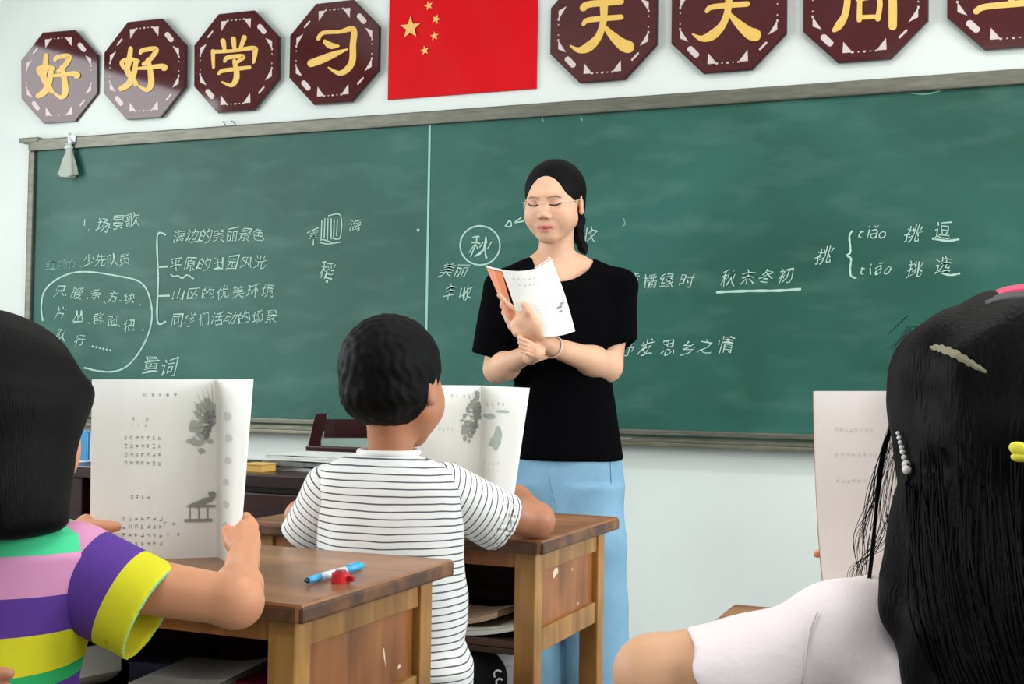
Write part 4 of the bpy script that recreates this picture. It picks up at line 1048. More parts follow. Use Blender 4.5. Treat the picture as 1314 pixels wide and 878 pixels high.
    g.loft(q([(620, 659, 722, .100, .02), (700, 660, 718, .095, .03), (780, 663, 722, .09, .04), (860, 665, 728, .09, .04), (938, 667, 731, .095, .04)]), .012, 2.2)
    g.loft(q([(620, 700, 800, .105, -.01), (700, 712, 803, .102, -.02), (780, 722, 806, .098, -.02), (860, 726, 807, .096, -.02), (938, 728, 808, .10, -.02)]), .010, 2.2)
    g.noise(.0022, [(10, 6, 34, .3, 1), (-18, 9, 22, 2.2, .8), (28, 3, 9, 4, .4)])
    link('jeans', g.mesh('jeans', 1), Mj, t)
    Mjd = mat('denim_seam', (84, 128, 164), .9)
    def ridge(pts): return (catmull([T(x, y, dd) for x, y, dd in pts], 6), .0011)
    tubes('seam', [ridge([(783, 592, -.075), (786, 660, -.085), (790, 740, -.08), (793, 830, -.075), (794, 930, -.07)])], Mjd, t)
    tubes('fly_seam', [ridge([(704, 592, -.112), (706, 620, -.113), (712, 645, -.112)])], Mjd, t)
    # shoes
    Ms = mat('white_shoe', (210, 212, 214), .6)
    for x, dd in ((700, .02), (768, -.04)):
        g = Grid(*bounds([T(x, 952, dd)], .16), .005); c = T(x, 950, dd); c.z = .035
        g.ell(c+hb*.05, (.042, .042, .034), None, .01); g.ell(c-hb*.03, (.038, .07, .040), None, .02); g.D = np.maximum(g.D, -(g.ax[2][None, None, :]-.002).astype(np.float32)+0*g.D)
        link('shoe', g.mesh('shoe', 1), Ms, t)
    # ---- bracelet: a string of pale beads round the left wrist
    Mbr = mat('bracelet_pearl', (236, 214, 204), .3)
    ax_ = (wL-eL).normalized(); c = wL-ax_*.012; u = ax_.cross(Z).normalized(); v = ax_.cross(u)
    tubes('bracelet', [([c+(u*math.cos(a)+v*math.sin(a))*.0285 for a in [2*math.pi*i/30 for i in range(31)]], .0022)], Mbr, t, 8)
    # ---- the book she reads
    b = thing('open_book', 'textbook with an orange cover edge held by the woman in black', 'book', T(690, 430, -.26))
    bd = -.262
    def q2(x, y, dd): return T(x, y, bd+dd)
    topc = dens([q2(643, 346, .010), q2(665, 348, -.006), q2(686, 345, -.010), q2(700, 338, -.002), q2(708, 333, .014)], 4)
    botc = dens([q2(668, 424, .016), q2(686, 430, .004), q2(704, 432, -.002), q2(722, 430, .004), q2(738, 425, .018)], 4)
    G = lerp_grid(topc, botc, 8, lambda u, tt: hr*(.004*math.sin(math.pi*tt)))
    sheet('pages', G, .004, M_pg, b, -hb)
    lip = dens([q2(686, 344, -.008), q2(698, 337, -.003), q2(706, 331.5, .006), q2(703, 330.5, .016)], 4)
    tubes('curled_edge', [(lip, .0013)], M_pg, b)
    Mo = mat('orange_cover', (214, 130, 92), .5)
    topd = [q2(623, 341, .004), q2(633, 344, .010), q2(643, 346, .0115)]; botd = [q2(650, 404, .014), q2(656, 411, .018), q2(664, 420, .018)]
    sheet('cover', lerp_grid(topd, botd, 6), .003, Mo, b, -hb)
    sheet('page_edge', lerp_grid([q2(623, 340.5, .002), q2(633, 343.5, .008), q2(643, 345.5, .009)], [q2(624, 343, .002), q2(634, 346, .008), q2(644, 348, .009)], 1), .004, M_pg, b, -hb)
    def sf(u, v):
        i = min(int(v*8), 7); f = v*8-i; n = len(G[0])-1; k = min(int(u*n), n-1); e = u*n-k
        return (G[i][k]*(1-e)+G[i][k+1]*e)*(1-f)+(G[i+1][k]*(1-e)+G[i+1][k+1]*e)*f
    decals('printed_text', text_rows([(.15, .45, .13, .03, 5), (.2, .5, .22, .03, 5), (.2, .5, .6, .02, 4)]), M_inkl, b, sf, .0014)
    decals('tree_drawing', [blob(.80, .62, .06, .02), blob(.86, .58, .05, .018), blob(.80, .68, .04, .015)], M_ink, b, sf, .0014)
teacher()
# ================================================================== helpers for the pupils
def stripes_mat(name, base, dark, period, duty, attr='u'):
    m = bpy.data.materials.new(name); m.use_nodes = True
    nt = m.node_tree; b = nt.nodes['Principled BSDF']; N = nt.nodes.new; L = nt.links.new
    a = N('ShaderNodeAttribute'); a.attribute_name = attr
    tc = N('ShaderNodeTexCoord'); ns = N('ShaderNodeTexNoise'); ns.inputs['Scale'].default_value = 9; L(tc.outputs['Object'], ns.inputs[0])
    ad = N('ShaderNodeMath'); ad.operation = 'MULTIPLY_ADD'; L(ns.outputs[0], ad.inputs[0]); ad.inputs[1].default_value = .010; L(a.outputs['Fac'], ad.inputs[2])
    d = N('ShaderNodeMath'); d.operation = 'DIVIDE'; L(ad.outputs[0], d.inputs[0]); d.inputs[1].default_value = period
    f = N('ShaderNodeMath'); f.operation = 'FRACT'; L(d.outputs[0], f.inputs[0])
    lt = N('ShaderNodeMath'); lt.operation = 'LESS_THAN'; L(f.outputs[0], lt.inputs[0]); lt.inputs[1].default_value = duty
    mx = N('ShaderNodeMix'); mx.data_type = 'RGBA'; L(lt.outputs[0], mx.inputs[0]); mx.inputs[6].default_value = (*s2l(base), 1); mx.inputs[7].default_value = (*s2l(dark), 1)
    L(mx.outputs[2], b.inputs['Base Color']); b.inputs['Roughness'].default_value = .85; b.inputs['Specular IOR Level'].default_value = .15
    n2 = N('ShaderNodeTexNoise'); n2.inputs['Scale'].default_value = 160; L(tc.outputs['Object'], n2.inputs[0])
    bp = N('ShaderNodeBump'); bp.inputs['Strength'].default_value = .15; bp.inputs['Distance'].default_value = .002; L(n2.outputs[0], bp.inputs['Height']); L(bp.outputs[0], b.inputs['Normal'])
    return m
def fattr(me, name, arr):
    a = me.attributes.new(name, 'FLOAT', 'POINT'); a.data.foreach_set('value', np.asarray(arr, np.float32))
# ================================================================== the boy
BDp = 2.02
B_ = lambda x, y, dd=0: P(x, y, BDp+dd)
BP = BDp/F
def boy():
    t = thing('person', 'boy with short black hair in a white T-shirt with thin grey stripes, seen from behind', 'person', (B_(505, 800).x, B_(505, 800).y, 0))
    fr = frame(B_(506, 497, 0), yaw=-26, pitch=4, away=True); R = np.array(fr[1]); s = .93
    L = lambda x, y, z: loc(fr, x*s, y*s, z*s)
    lo, hi = bounds([B_(360, 400, -.12), B_(715, 710, .36), B_(360, 710, .36), B_(715, 400, -.12)], .01); g = Grid(lo, hi, .003)
    head_sdf(g, fr, s)
    g.cap(L(0, -.018, -.04), B_(502, 590, -.005), .034, .037, .018)
    g.ell(B_(503, 618, .01), (.070, .05, .038), None, .02)
    # right arm
    sh, el, wr = B_(572, 648, 0.01), B_(688, 668, .10), B_(668, 640, .275)
    g.cap(sh, el, .028, .029, .012); g.ell(el, (.027, .027, .027), None, .01)
    g.cap(el, wr, .029, .020, .012)
    d = .285; kn = [B_(662, 628, d+.01), B_(666, 631, d+.004), B_(670, 635, d), B_(673, 640, d-.002)]
    tips = [[B_(657, 628, d-.01), B_(650, 632, d-.012)], [B_(660, 632, d-.018), B_(652, 637, d-.020)], [B_(663, 638, d-.022), B_(655, 643, d-.024)], [B_(666, 644, d-.022), B_(659, 649, d-.024)]]
    hand(g, wr, None, kn, tips, [B_(664, 640, d), B_(655, 634, d+.02), B_(647, 630, d+.028)], None, .85)
    # left arm
    sh2, el2, wr2 = B_(430, 646, 0.01), B_(388, 664, .085), B_(470, 655, .27)
    g.cap(sh2, el2, .026, .026, .012); g.cap(el2, wr2, .030, .021, .012)
    kn = [B_(486+3*i, 648+5*i, .30) for i in range(4)]; tips = [[B_(500+3*i, 645+5*i, .315), B_(512+2*i, 645+5*i, .318)] for i in range(4)]
    hand(g, wr2, None, kn, tips, [B_(482, 650, .28), B_(496, 640, .285), B_(508, 636, .290)], None, .85)
    me = g.mesh('body', 2); V = g.V
    paint(me, V, (172, 116, 86)); link('body', me, M_skin, t)
    # hair: short crop
    lo, hi = bounds([B_(430, 395, -.14), B_(585, 560, .14)], .015); g = Grid(lo, hi, .0026)
    g.ell(L(0, -.018, .034), np.array((.0835, .103, .092))*s, R, .01)
    g.ell(L(0, -.030, -.020), np.array((.073, .080, .052))*s, R, .02)
    g.ell(L(0, .110, -.045), np.array((.085, .085, .11))*s, R, .004, 'cut')
    for q in (1, -1): g.ell(L(q*.085, .022, -.020), np.array((.024, .034, .032))*s, R, .006, 'cut')
    g.ell(L(0, -.02, -.130), np.array((.10, .14, .062))*s, R, .006, 'cut')
    for q in (1, -1): g.ell(L(q*.088, -.045, -.085), np.array((.045, .07, .055))*s, R, .012, 'cut')
    for q in (1, -1): g.cap(L(q*.071, .016, .02), L(q*.071, .020, -.012), .007*s, .003*s, .006)
    g.noise(.0006, [(300, 160, 90, 0, 1), (-210, 260, 130, 1, 1)])
    link('hair', g.mesh('hair', 1), M_hairk, t)
    # shirt body
    Mst = stripes_mat('fine_grey_stripes', (226, 228, 226), (92, 92, 102), .0112, .20)
    Mpl = mat('shirt_white', (228, 230, 228), .85, spec=.15)
    lo, hi = bounds([B_(390, 560, -.16), B_(625, 905, .16)], .012); g = Grid(lo, hi, .0036)
    sec = [(580, 462, 532, .044, 0), (590, 438, 556, .060, 0), (602, 416, 580, .072, 0), (625, 406, 592, .085, 0), (660, 405, 592, .095, 0), (710, 408, 595, .10, 0), (760, 412, 601, .10, 0), (800, 418, 600, .10, -.005), (822, 424, 596, .10, -.01), (850, 420, 608, .115, -.01), (880, 425, 606, .11, -.01), (900, 430, 600, .10, -.01)]
    g.loft([(B_((a+b)/2, y, dd), (b-a)/2*BP, ry) for y, a, b, ry, dd in sec], .01, 2.3)
    g.noise(.0024, [(14, 20, 30, .3, 1), (-30, 25, 10, 1.9, .9), (45, -10, 22, 4, .5)])
    me = g.mesh('shirt', 1); fattr(me, 'u', g.V[:, 2]+.02*((g.V-np.array(t.location)) @ np.array(hr))); shirt = link('shirt', me, Mst, t)
    # sleeves (stripes follow each sleeve)
    def sleeve(a, b, ra, rb, cut, slant):
        lo, hi = bounds([a, b], .085); g = Grid(lo, hi, .0036)
        ax_ = (b-a).normalized(); g.cap(a, b+ax_*.03, ra, rb, .01)
        g.noise(.0018, [(30, 20, 30, .3, 1), (-40, 25, 20, 1.9, .9)])
        g.cap(b-ax_*.018, b+ax_*.06, rb-.009, rb-.009, .006, 'cut')
        X, Y, Zz = g.ax[0][:, None, None], g.ax[1][None, :, None], g.ax[2][None, None, :]
        pl = (X-b.x)*ax_.x+(Y-b.y)*ax_.y+(Zz-b.z)*ax_.z
        g.D = np.maximum(g.D, pl.astype(np.float32))
        me = g.mesh('sleeve', 2); fattr(me, 'u', (g.V-np.array(a)) @ np.array(ax_)); link('sleeve', me, Mst, shirt)
    sleeve(B_(570, 631, .0), B_(646, 671, .055), .046, .053, None, 0)
    sleeve(B_(426, 632, .0), B_(393, 692, .03), .046, .047, None, 0)
    # collar band
    c = B_(499, 583, 0)
    pts = [c+hr*(.047*math.cos(a))+hb*(.046*math.sin(a)+.002)+Z*(.004-.001*math.sin(a)) for a in [2*math.pi*i/36 for i in range(37)]]
    tubes('collar', [(pts, .0055)], Mpl, shirt, 8)
    # trousers
    Mtr = mat('black_trousers', (4, 4, 5), .9, spec=.05, vary=.2, vscale=14)
    lo, hi = bounds([B_(420, 830, -.1), B_(680, 1110, .5)], .02); g = Grid(lo, hi, .005)
    g.ell(B_(515, 900, 0), (.12, .11, .08), None, .03)
    g.cap(B_(560, 895, 0), B_(610, 872, .22), .070, .054, .03); g.cap(B_(470, 895, 0), B_(450, 870, .27), .070, .054, .03)
    k1, k2 = B_(610, 872, .22), B_(450, 870, .27)
    for k_ in (k1, k2):
        f_ = Vector((k_.x, k_.y+.0, .06)); g.cap(k_, f_, .052, .042, .02)
    link('trousers', g.mesh('trousers', 1), Mtr, t)
    Mlg = mat('white_print', (200, 200, 206), .7)
    for (x, y, r_) in ((641, 868, .007), (643, 878, .006)):
        c = B_(x, y, .16)
        o = tubes('printed_mark', [([B_(x-2, y-2, .10)+hr*(r_*math.cos(a))+Z*(r_*math.sin(a)) for a in [math.radians(40+i*20) for i in range(10)]], .0018)], Mlg, t)
    Mss = mat('grey_sole_shoe', (120, 122, 126), .6)
    for k_ in (k1, k2):
        g = Grid(*bounds([Vector((k_.x, k_.y, .04))], .16), .006); c = Vector((k_.x, k_.y, .036))
        g.ell(c-hb*.04, (.04, .085, .038), None, .01); g.ell(c+hb*.02, (.036, .05, .034), None, .01); g.D = np.maximum(g.D, -(g.ax[2][None, None, :]-.003)+0*g.D)
        link('shoe', g.mesh('shoe', 1), Mss, t)
    # his stool
    s_ = thing('wooden_stool', 'low wooden stool under the boy in the striped T-shirt', 'stool', (t.location.x, t.location.y, 0))
    zt_ = B_(515, 930, 0).z-.045
    box('seat', -.15, .15, -.12, .12, zt_-.03, zt_, M_frm, s_, .004)
    for sx in (-.13, .10):
        for sy in (-.10, .07): box('leg', sx, sx+.03, sy, sy+.03, 0, zt_-.031, M_frm, s_, .003)
    # pale sheet under the desk
    a, b = P(588, 829, 2.30), P(662, 836, 2.30)
    w_ = thing('white_board_sheet', 'pale grey card sheet standing upright under the boy\'s desk', 'sheet', ((a.x+b.x)/2, (a.y+b.y)/2, 0), None, math.atan2((b-a).y, (b-a).x))
    hw = (b-a).length/2; box('card', -hw, hw, -.003, .003, 0, (a.z+b.z)/2, mat('grey_card', (186, 188, 190), .8), w_, .001); box('top_fold', -hw, hw, -.0045, -.0032, (a.z+b.z)/2-.03, (a.z+b.z)/2, mat('card_fold', (206, 208, 210), .8), w_, .0005)
boy()
# ================================================================== the girl at the left
GDp = 1.42
G_ = lambda x, y, dd=0: P(x, y, GDp+dd)
GP = GDp/F
def left_girl():
    t = thing('person', 'girl with a black bob in a green, pink, purple and yellow striped T-shirt, at left', 'person', (G_(0, 800).x, G_(0, 800).y, 0))
    fr = frame(G_(0, 546, .0), yaw=-44, pitch=10, away=True); R = np.array(fr[1]); s = .96
    L = lambda x, y, z: loc(fr, x*s, y*s, z*s)
    lo, hi = bounds([G_(-160, 400, -.14), G_(350, 815, .45), G_(-160, 815, .45), G_(350, 400, -.14)], .01); g = Grid(lo, hi, .0032)
    head_sdf(g, fr, s)
    g.cap(L(0, -.018, -.04), G_(12, 700, -.01), .040, .044, .02)
    # right arm
    sh, el, wr = G_(110, 740, 0), G_(303, 772, -.01), G_(311, 722, .19)
    g.cap(sh, el, .034, .028, .012); g.ell(el, (.027, .027, .027), None, .01); g.cap(el, wr, .028, .020, .012)
    g.ell(el.lerp(wr, .35), (.028, .028, .027), None, .014)
    d = .245
    kn = [G_(311, 678, d+.03), G_(318, 684, d+.02), G_(322, 692, d+.01), G_(323, 701, d)]
    tips = [[G_(320, 668, d+.04), G_(316, 663, d+.055), G_(309, 664, d+.065)], [G_(325, 676, d+.04), G_(320, 672, d+.06), G_(313, 673, d+.07)], [G_(327, 687, d+.03), G_(321, 684, d+.05), G_(314, 684, d+.06)], [G_(327, 698, d+.02), G_(321, 695, d+.04), G_(314, 695, d+.05)]]
    hand(g, wr, None, kn, tips, [G_(306, 706, d-.01), G_(299, 696, d+.0), G_(294, 686, d+.012), G_(291, 680, d+.018)], None, .9)
    # left arm, mostly hidden, thumb on the page
    wr2 = G_(92, 690, .30); g.cap(G_(-100, 740, 0), G_(-60, 770, .12), .036, .032, .012); g.cap(G_(-60, 770, .12), wr2, .032, .020, .012)
    kn = [G_(110+3*i, 668+6*i, .385) for i in range(4)]; tips = [[G_(128+3*i, 668+6*i, .45), G_(146, 670+6*i, .455)] for i in range(4)]
    hand(g, wr2, None, kn, tips, [G_(104, 680, .345), G_(120, 677, .352), G_(136, 677, .358), G_(150, 676, .366)], None, .85)
    me = g.mesh('body', 2); paint(me, g.V, (200, 140, 106)); link('body', me, M_skin, t)
    # hair: chin-length bob
    lo, hi = bounds([G_(-150, 385, -.16), G_(140, 700, .16)], .02); g = Grid(lo, hi, .0034)
    g.ell(L(0, -.020, .036), np.array((.096, .112, .096))*s, R, .01)
    g.loft([(G_(-3, 500, .0), .098, .105), (G_(-16, 560, -.02), .098, .095), (G_(-20, 620, -.035), .096, .085), (G_(-20, 684, -.05), .092, .066)], .03, 2.0, .02)
    fcut = frame(G_(0, 546, 0), yaw=-44, pitch=10, away=True)
    g.ell(L(.022, .112, -.065), np.array((.083, .085, .130))*s, R, .006, 'cut')
    g.noise(.0012, [(60, 40, 5, 0, 1), (-80, 50, 7, 1, 1)])
    link('hair', g.mesh('hair', 1), M_hair, t)
    # T-shirt body in colour bands
    cols = {'green': (70, 196, 140), 'pink': (206, 142, 180), 'purple': (88, 56, 140), 'yellow': (206, 200, 40), 'green2': (44, 160, 92)}
    def band_mat(name, lst, lo_, hi_):
        m = bpy.data.materials.new(name); m.use_nodes = True; nt = m.node_tree; b = nt.nodes['Principled BSDF']; N = nt.nodes.new; K = nt.links.new
        a = N('ShaderNodeAttribute'); a.attribute_name = 'u'; r = N('ShaderNodeMapRange'); r.inputs[1].default_value = lo_; r.inputs[2].default_value = hi_; K(a.outputs['Fac'], r.inputs[0])
        cr = N('ShaderNodeValToRGB'); cr.color_ramp.interpolation = 'CONSTANT'; e = cr.color_ramp.elements; prev = lo_
        for i, (lim, c) in enumerate(lst):
            q = (prev-lo_)/(hi_-lo_); k = e[i] if i < 2 else e.new(q); k.position = q; k.color = (*s2l(c), 1); prev = lim
        K(r.outputs[0], cr.inputs[0]); K(cr.outputs[0], b.inputs['Base Color']); b.inputs['Roughness'].default_value = .8; b.inputs['Specular IOR Level'].default_value = .15
        return m
    lo, hi = bounds([G_(-170, 650, -.16), G_(150, 1000, .16)], .012); g = Grid(lo, hi, .0036)
    sec = [(655, -22, 52, .045), (664, -40, 74, .055), (680, -75, 110, .070), (705, -110, 128, .085), (760, -125, 120, .095), (830, -120, 103, .10), (880, -118, 92, .10), (950, -118, 92, .11), (990, -115, 95, .11)]
    g.loft([(G_((a+b)/2, y, 0), (b-a)/2*GP, ry) for y, a, b, ry in sec], .01, 2.3)
    g.noise(.0026, [(12, 20, 22, .3, 1), (-30, 25, 10, 1.9, .9), (40, -10, 25, 4, .4)])
    me = g.mesh('shirt', 1); V = g.V
    # picture-row measure along the body's own height, tilted a little like the cloth
    u = (G_(0, 660).z-V[:, 2])+.03*((V-np.array(G_(0, 700))) @ np.array(hr))
    yv = 660+u/GP
    Mb = band_mat('banded_cotton', [(702, cols['green']), (752, cols['pink']), (799, cols['purple']), (849, cols['yellow']), (868, cols['green2']), (905, cols['purple']), (950, cols['yellow']), (999, cols['green'])], 640, 1020)
    fattr(me, 'u', yv); shirt = link('shirt', me, Mb, t)
    Mbs = band_mat('banded_sleeve_cotton', [(-.42, cols['green']), (.13, cols['pink']), (.60, cols['purple']), (.985, cols['yellow']), (1.2, (150, 214, 150))], -.8, 1.2)
    def sleeve(a, b, ra, rb, lst):
        lo, hi = bounds([a, b], .10); g = Grid(lo, hi, .0034); ax_ = (b-a).normalized()
        g.cap(a, b+ax_*.03, ra, rb, .01); g.noise(.002, [(25, 20, 22, .3, 1), (-35, 25, 20, 1.9, .7)]); g.cap(b-ax_*.02, b+ax_*.06, rb-.009, rb-.009, .006, 'cut')
        X, Y, Zz = g.ax[0][:, None, None], g.ax[1][None, :, None], g.ax[2][None, None, :]
        g.D = np.maximum(g.D, ((X-b.x)*ax_.x+(Y-b.y)*ax_.y+(Zz-b.z)*ax_.z).astype(np.float32))
        me = g.mesh('sleeve', 2); u = ((g.V-np.array(a)) @ np.array(ax_))/(b-a).length
        fattr(me, 'u', u); o = link('sleeve', me, Mbs, shirt); return ax_
    a, b = G_(92, 735, .0), G_(196, 789, -.01)
    sleeve(a, b, .056, .061, None)
    sleeve(G_(-95, 735, 0), G_(-150, 800, .03), .056, .058, None)
    c = G_(14, 660, -.005); tubes('collar', [([c+hr*(.050*math.cos(q))+hb*(.045*math.sin(q))+Z*(.003*math.sin(q)) for q in [2*math.pi*i/36 for i in range(37)]], .0055)], mat('collar_green', (90, 200, 150), .8), shirt)
    Md = mat('dark_trousers', (16, 16, 22), .8)
    lo, hi = bounds([G_(-180, 960, -.1), G_(140, 1260, .5)], .03); g = Grid(lo, hi, .006)
    g.ell(G_(-10, 1020, 0), (.13, .12, .09), None, .03)
    for x in (-70, 50):
        k_ = G_(x, 990, .34); k_.z = .47; g.cap(G_(x, 1020, 0), k_, .07, .055, .03); g.cap(k_, Vector((k_.x, k_.y, .06)), .052, .04, .02)
    link('trousers', g.mesh('trousers', 1), Md, t)
left_girl()
# ================================================================== the girl at the right
RDp = 1.16
R_ = lambda x, y, dd=0: P(x, y, RDp+dd)
RP = RDp/F
def right_girl():
    t = thing('person', 'girl with long black hair, pearl hair clip and white blouse at the right edge', 'person', (R_(1250, 878).x, R_(1250, 878).y, 0))
    fr = frame(R_(1288, 569, .0), yaw=28, pitch=6, away=True); R = np.array(fr[1]); s = .98
    L = lambda x, y, z: loc(fr, x*s, y*s, z*s)
    lo, hi = bounds([R_(790, 385, -.14), R_(1480, 960, .34), R_(790, 960, .34), R_(1480, 385, -.14)], .01); g = Grid(lo, hi, .0036)
    head_sdf(g, fr, s)
    g.cap(L(0, -.018, -.04), R_(1285, 790, 0), .040, .046, .02)
    sh, el = R_(1080, 830, 0), R_(838, 866, .02); wr = R_(1092, 800, .28)
    g.cap(sh, el, .042, .036, .012); g.ell(el, (.035, .035, .034), None, .01)
    g.cap(el, wr, .033, .020, .012)
    # left hand behind the book, one finger showing at its edge
    d = .340
    kn = [R_(1080, 712, d), R_(1086, 726, d), R_(1090, 742, d), R_(1094, 756, d)]
    tips = [[R_(1066, 706, d), R_(1049, 711, d-.012)], [R_(1078, 722, d+.02), R_(1090, 722, d+.03)], [R_(1082, 738, d+.02), R_(1094, 738, d+.03)], [R_(1086, 752, d+.02), R_(1096, 752, d+.03)]]
    hand(g, wr, None, kn, tips, [R_(1100, 760, d+.01), R_(1104, 735, d+.015), R_(1106, 715, d+.015)], None, .85)
    me = g.mesh('body', 2); paint(me, g.V, (214, 164, 128)); link('body', me, M_skin, t)
    # hair cap
    Mh = mat('long_black_hair', (4, 3, 4), .55, spec=.09, vary=.4, vscale=30, bump=.6, bscale=50, stretch=(6, 6, 1))
    lo, hi = bounds([R_(1125, 375, -.22), R_(1500, 1000, .2)], .02); g = Grid(lo, hi, .0036)
    g.ell(L(0, -.022, .032), np.array((.102, .115, .096))*s, R, .01)
    g.ell(R_(1266, 472, .0), (.078, .10, .061), np.array(Matrix.Rotation(YAW, 3, 'Z')), .03)
    g.loft([(R_(1300, 540, -.01), .106, .108), (R_(1305, 600, -.015), .108, .105), (R_(1308, 660, -.035), .114, .100), (R_(1314, 740, -.065), .122, .085), (R_(1326, 800, -.085), .120, .075), (R_(1345, 900, -.10), .114, .062), (R_(1360, 990, -.10), .10, .055)], .03, 2.0, .02)
    g.ell(L(0, .115, -.06), np.array((.085, .085, .125))*s, R, .006, 'cut')
    g.noise(.0030, [(70, 50, 6, 0, 1), (-95, 60, 8, 1, .8), (40, -80, 14, 2, .7)])
    hair = link('hair', g.mesh('hair', 1), Mh, t)
    Vh = g.V
    def surf_d(px, py):
        # nearest hair vertex to the sight line of that spot
        o_ = np.array(CP); dv = np.array((R_(px, py)-CP).normalized()); w = Vh-o_; s_ = w @ dv; q = np.linalg.norm(w-np.outer(s_, dv), axis=1); m = q < .004
        return float(s_[m].min()) if m.any() else RDp
    # loose strands, each a tapering tube
    rs = random.Random(5)
    def strand(pts, r, j=3):
        pts = [R_(x+rs.uniform(-j, j), y+rs.uniform(-j, j), dd) for x, y, dd in pts]; c = catmull(pts, 6); n = len(c)
        return (c, [r*(.5+.5*math.sin(math.pi*min(1, (i+2)/n))) for i in range(n)])
    lst = []
    for k in range(11): lst.append(strand([(1158, 515, .02), (1136, 570, .03), (1127, 630, .03), (1121, 700, .02), (1114, 752, 0)], .0011, 2.5))
    for k in range(14): lst.append(strand([(1150, 545, .03), (1128, 600, .04), (1113, 650, .04), (1104, 700, .04), (1112, 762, .03)], .00035, 10))
    for k in range(12): lst.append(strand([(1150, 560, .03), (1138, 640, .04), (1130, 690, .04), (1098, 730, .04), (1100, 760, .03)], .0003, 9))
    for k in range(10): lst.append(strand([(1150, 640, .0), (1152, 690, 0), (1150, 740, 0), (1130, 765, -.01), (1150, 790, -.03)], .0011, 6))
    for k in range(14): lst.append(strand([(1170+rs.uniform(-10, 30), 600, -.04), (1160, 700, -.05), (1168+rs.uniform(-8, 20), 800, -.07), (1190+rs.uniform(-10, 30), 885, -.08)], .0013, 6))
    for k in range(150):
        x = rs.uniform(1160, 1440); a_ = rs.uniform(-14, 14)
        def hp(px, py, o_=.0005):
            dv = (R_(px, py)-CP).normalized(); return CP+dv*(surf_d(px, py)-o_)
        y0 = rs.uniform(560, 700); pts = [hp(x+a_*math.sin(j*.9+k)*.6+(12*j*j*.12), y0+j*(905-y0)/6) for j in range(7)]
        c = catmull(pts, 4); lst.append((c, [rs.uniform(.0007, .0014)]*len(c)))
    for k in range(3): lst.append(strand([(1190, 432, 0), (1172, 420, .01), (1150, 440, .01), (1142, 452, .01)], .0003, 4))
    lst.append(strand([(1166, 404, .0), (1155, 414, 0), (1140, 430, 0)], .0004, 1))
    o = tubes('hair_strands', lst, Mh, hair, 5); o['kind'] = 'stuff'
    # scalp showing in the parting: follow the hair surface
    Mp = mat('scalp', (128, 122, 98), .7, vary=.2, vscale=60)
    pts = []
    for x, y in ((1183, 440), (1196, 439), (1210, 446), (1225, 454), (1240, 463), (1252, 470), (1264, 476)):
        dv = (R_(x, y)-CP).normalized(); pts.append(CP+dv*(surf_d(x, y)+.0016))
    cp_ = catmull([(x, y, 0) for x, y in ((1193, 447), (1202, 446), (1212, 449), (1225, 454), (1240, 463), (1252, 470), (1266, 478))], 5); V, Fc = [], []; n = len(cp_)
    for i, p in enumerate(cp_):
        tt = cp_[min(i+1, n-1)]-cp_[max(i-1, 0)]; nn = Vector((-tt.y, tt.x, 0)).normalized(); w_ = 5.2*math.sin(math.pi*min(1, (i+1.2)/(n+1)))**.5
        for sgn in (1, .33, -.33, -1):
            x, y = p.x+nn.x*w_*sgn*(1+.25*math.sin(i*2.1+sgn)), p.y+nn.y*w_*sgn*(1+.25*math.cos(i*1.7+sgn)); dv = (R_(x, y)-CP).normalized(); V.append(CP+dv*(surf_d(x, y)+(-.0006 if abs(sgn) < .5 else .0004)))
    for i in range(n-1):
        for k in range(3): Fc.append((i*4+k, i*4+k+1, i*4+k+5, i*4+k+4))
    link('parting', mk('parting', V, Fc), Mp, hair, True, True)
    # pearl clip
    Mpe = mat('pearl', (214, 208, 206), .25, spec=.7)
    bm = bmesh.new()
    for i, (x, y, r) in enumerate(((1152, 556, .0022), (1153.5, 562, .0025), (1155, 568, .0026), (1157, 574, .0028), (1158, 580, .003), (1160, 587, .0030), (1162.5, 596, .0046), (1163.5, 603, .0050))):
        dv = (R_(x, y)-CP).normalized(); p = CP+dv*(surf_d(x, y)-.003)
        bmesh.ops.create_icosphere(bm, subdivisions=2, radius=r*.85, matrix=Matrix.Translation(p))
    o = link('pearl_clip', bm_mesh('pearl_clip', bm), Mpe, hair, True, True); o['label'] = 'string of pearls on the hair clip'
    # yellow hair tie and pink bow
    My_ = mat('yellow_ribbon', (214, 204, 50), .6)
    bm = bmesh.new()
    for (x, y, rx, ry, rot) in ((1309, 577, .009, .006, -20), (1310, 586, .008, .0045, 5), (1322, 582, .009, .009, 0)):
        m_ = Matrix.Translation(R_(x, y, -.145)) @ Matrix.Rotation(math.radians(rot), 4, hb) @ Matrix.Diagonal((rx, .006, ry, 1))
        bmesh.ops.create_uvsphere(bm, u_segments=16, v_segments=10, radius=1, matrix=m_)
    link('hair_tie', bm_mesh('hair_tie', bm), My_, hair, True, True)
    Mpk = mat('pink_bow', (200, 34, 90), .55, bump=.3); Mgy = mat('bow_net', (62, 60, 62), .7)
    def ribbon(name, top, bot, dd, m):
        a = dens([R_(x, y, dd) for x, y in top], 4); b = dens([R_(x, y, dd-.01) for x, y in bot], 4)
        sheet(name, lerp_grid(a, b, 3, lambda u, v: hb*.006*math.sin(math.pi*v)), .006, m, t, -hb)
    ribbon('pink_ribbon', [(1247, 383), (1270, 376), (1295, 367), (1330, 363), (1370, 365)], [(1250, 390), (1275, 388), (1298, 384), (1330, 386), (1370, 388)], -.01, Mpk)
    ribbon('bow_net', [(1262, 384), (1285, 377), (1302, 374), (1330, 374), (1370, 376)], [(1262, 394), (1285, 394), (1302, 394), (1330, 396), (1370, 398)], -.022, Mgy)
    # blouse
    Mw = mat('white_pink_cotton', (232, 220, 222), .8, spec=.15, vary=.04, vscale=10, bump=.25, bscale=120)
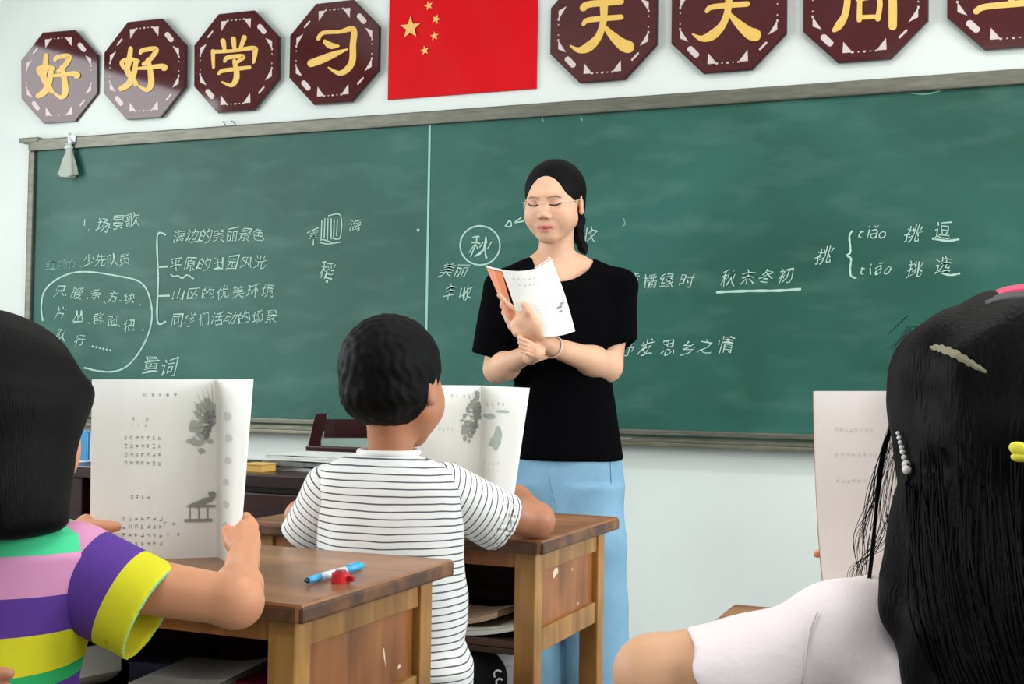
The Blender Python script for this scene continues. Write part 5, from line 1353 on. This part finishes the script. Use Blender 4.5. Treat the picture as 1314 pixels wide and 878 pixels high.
    lo, hi = bounds([R_(860, 735, -.17), R_(1500, 980, .17)], .01); g = Grid(lo, hi, .0036)
    sec = [(745, 1225, 1345, .05), (762, 1180, 1400, .06), (790, 1110, 1450, .08), (830, 1070, 1480, .10), (878, 1060, 1490, .105), (960, 1060, 1490, .11)]
    g.loft([(R_((a+b)/2, y, 0), (b-a)/2*RP, ry) for y, a, b, ry in sec], .01, 2.2)
    g.ell(R_(1085, 806, 0), (.055, .060, .044), None, .025)
    g.cap(R_(1125, 785, .01), R_(1085, 800, .0), .026, .034, .02)
    g.cap(R_(1055, 780, .01), R_(1120, 770, .02), .016, .018, .014); g.cap(R_(1120, 768, .02), R_(1165, 800, .0), .016, .020, .02)
    a, b = R_(1075, 836, 0), R_(893, 866, .01); ax_ = (b-a).normalized()
    g.cap(a, b+ax_*.05, .052, .049, .02)
    g.noise(.0030, [(30, 20, 30, .3, 1), (-50, 25, 20, 1.9, .9), (20, -30, 60, 4, .6)])
    X, Y, Zz = g.ax[0][:, None, None], g.ax[1][None, :, None], g.ax[2][None, None, :]
    g.D = np.maximum(g.D, ((X-b.x)*ax_.x+(Y-b.y)*ax_.y+(Zz-b.z)*ax_.z+.003*np.sin(Zz*160)).astype(np.float32))
    bl = link('blouse', g.mesh('blouse', 1), Mw, t)
    Msm = mat('blouse_seam', (214, 204, 208), .8); Vb = g.V
    def bs(px, py):
        o_ = np.array(CP); dv = np.array((R_(px, py)-CP).normalized()); w = Vb-o_; s_ = w @ dv; q = np.linalg.norm(w-np.outer(s_, dv), axis=1); m = q < .005
        return CP+Vector(dv)*(float(s_[m].min()) if m.any() else RDp)
    tubes('seam', [(catmull([bs(x, y) for x, y in ((1049, 785), (1041, 805), (1036, 830), (1033, 855), (1031, 885))], 5), .0009)], Msm, bl)
    # skirt and legs out of view below the picture are simple
    lo, hi = bounds([R_(1100, 960, -.15), R_(1500, 1100, .5)], .05); lo[2] = .02; g = Grid(lo, hi, .007)
    g.ell(R_(1275, 980, 0), (.15, .13, .10), None, .03)
    for x in (1215, 1345):
        k_ = R_(x, 1000, .34); k_.z = .48; g.cap(R_(x, 1000, 0), k_, .07, .055, .03); g.cap(k_, Vector((k_.x, k_.y, .06)), .05, .04, .02)
    link('trousers', g.mesh('trousers', 1), mat('navy_trousers', (28, 32, 52), .8), t)
right_girl()
# ================================================================== fingertips of a fourth pupil at the corner
def corner_hand():
    D = 1.15; Q = lambda x, y, dd=0: P(x, y, D+dd)
    t = thing('person', 'fingertips of another pupil reaching in at the bottom left corner', 'person', Q(-60, 900))
    lo, hi = bounds([Q(-330, 830, -.06), Q(35, 980, .1)], .03); g = Grid(lo, hi, .003)
    g.cap(Q(-320, 940, 0), Q(-150, 900, 0), .03, .022, .012)
    kn = [Q(-62, 868, 0), Q(-66, 884, .004), Q(-70, 902, .008), Q(-76, 918, .01)]
    tips = [[Q(-30, 866, 0), Q(-8, 865, 0), Q(11, 865, 0)], [Q(-32, 884, .002), Q(-8, 884, .002), Q(12, 886, .002)], [Q(-36, 902, .004), Q(-14, 904, .004), Q(4, 906, .004)], [Q(-46, 918, .01), Q(-26, 922, .01), Q(-12, 926, .01)]]
    hand(g, Q(-140, 898, 0), None, kn, tips, [Q(-120, 880, -.01), Q(-90, 862, -.02), Q(-64, 850, -.024)], None, 1.0, .003)
    me = g.mesh('hand', 2); paint(me, g.V, (178, 118, 90)); link('hand', me, M_skin, t)
corner_hand()
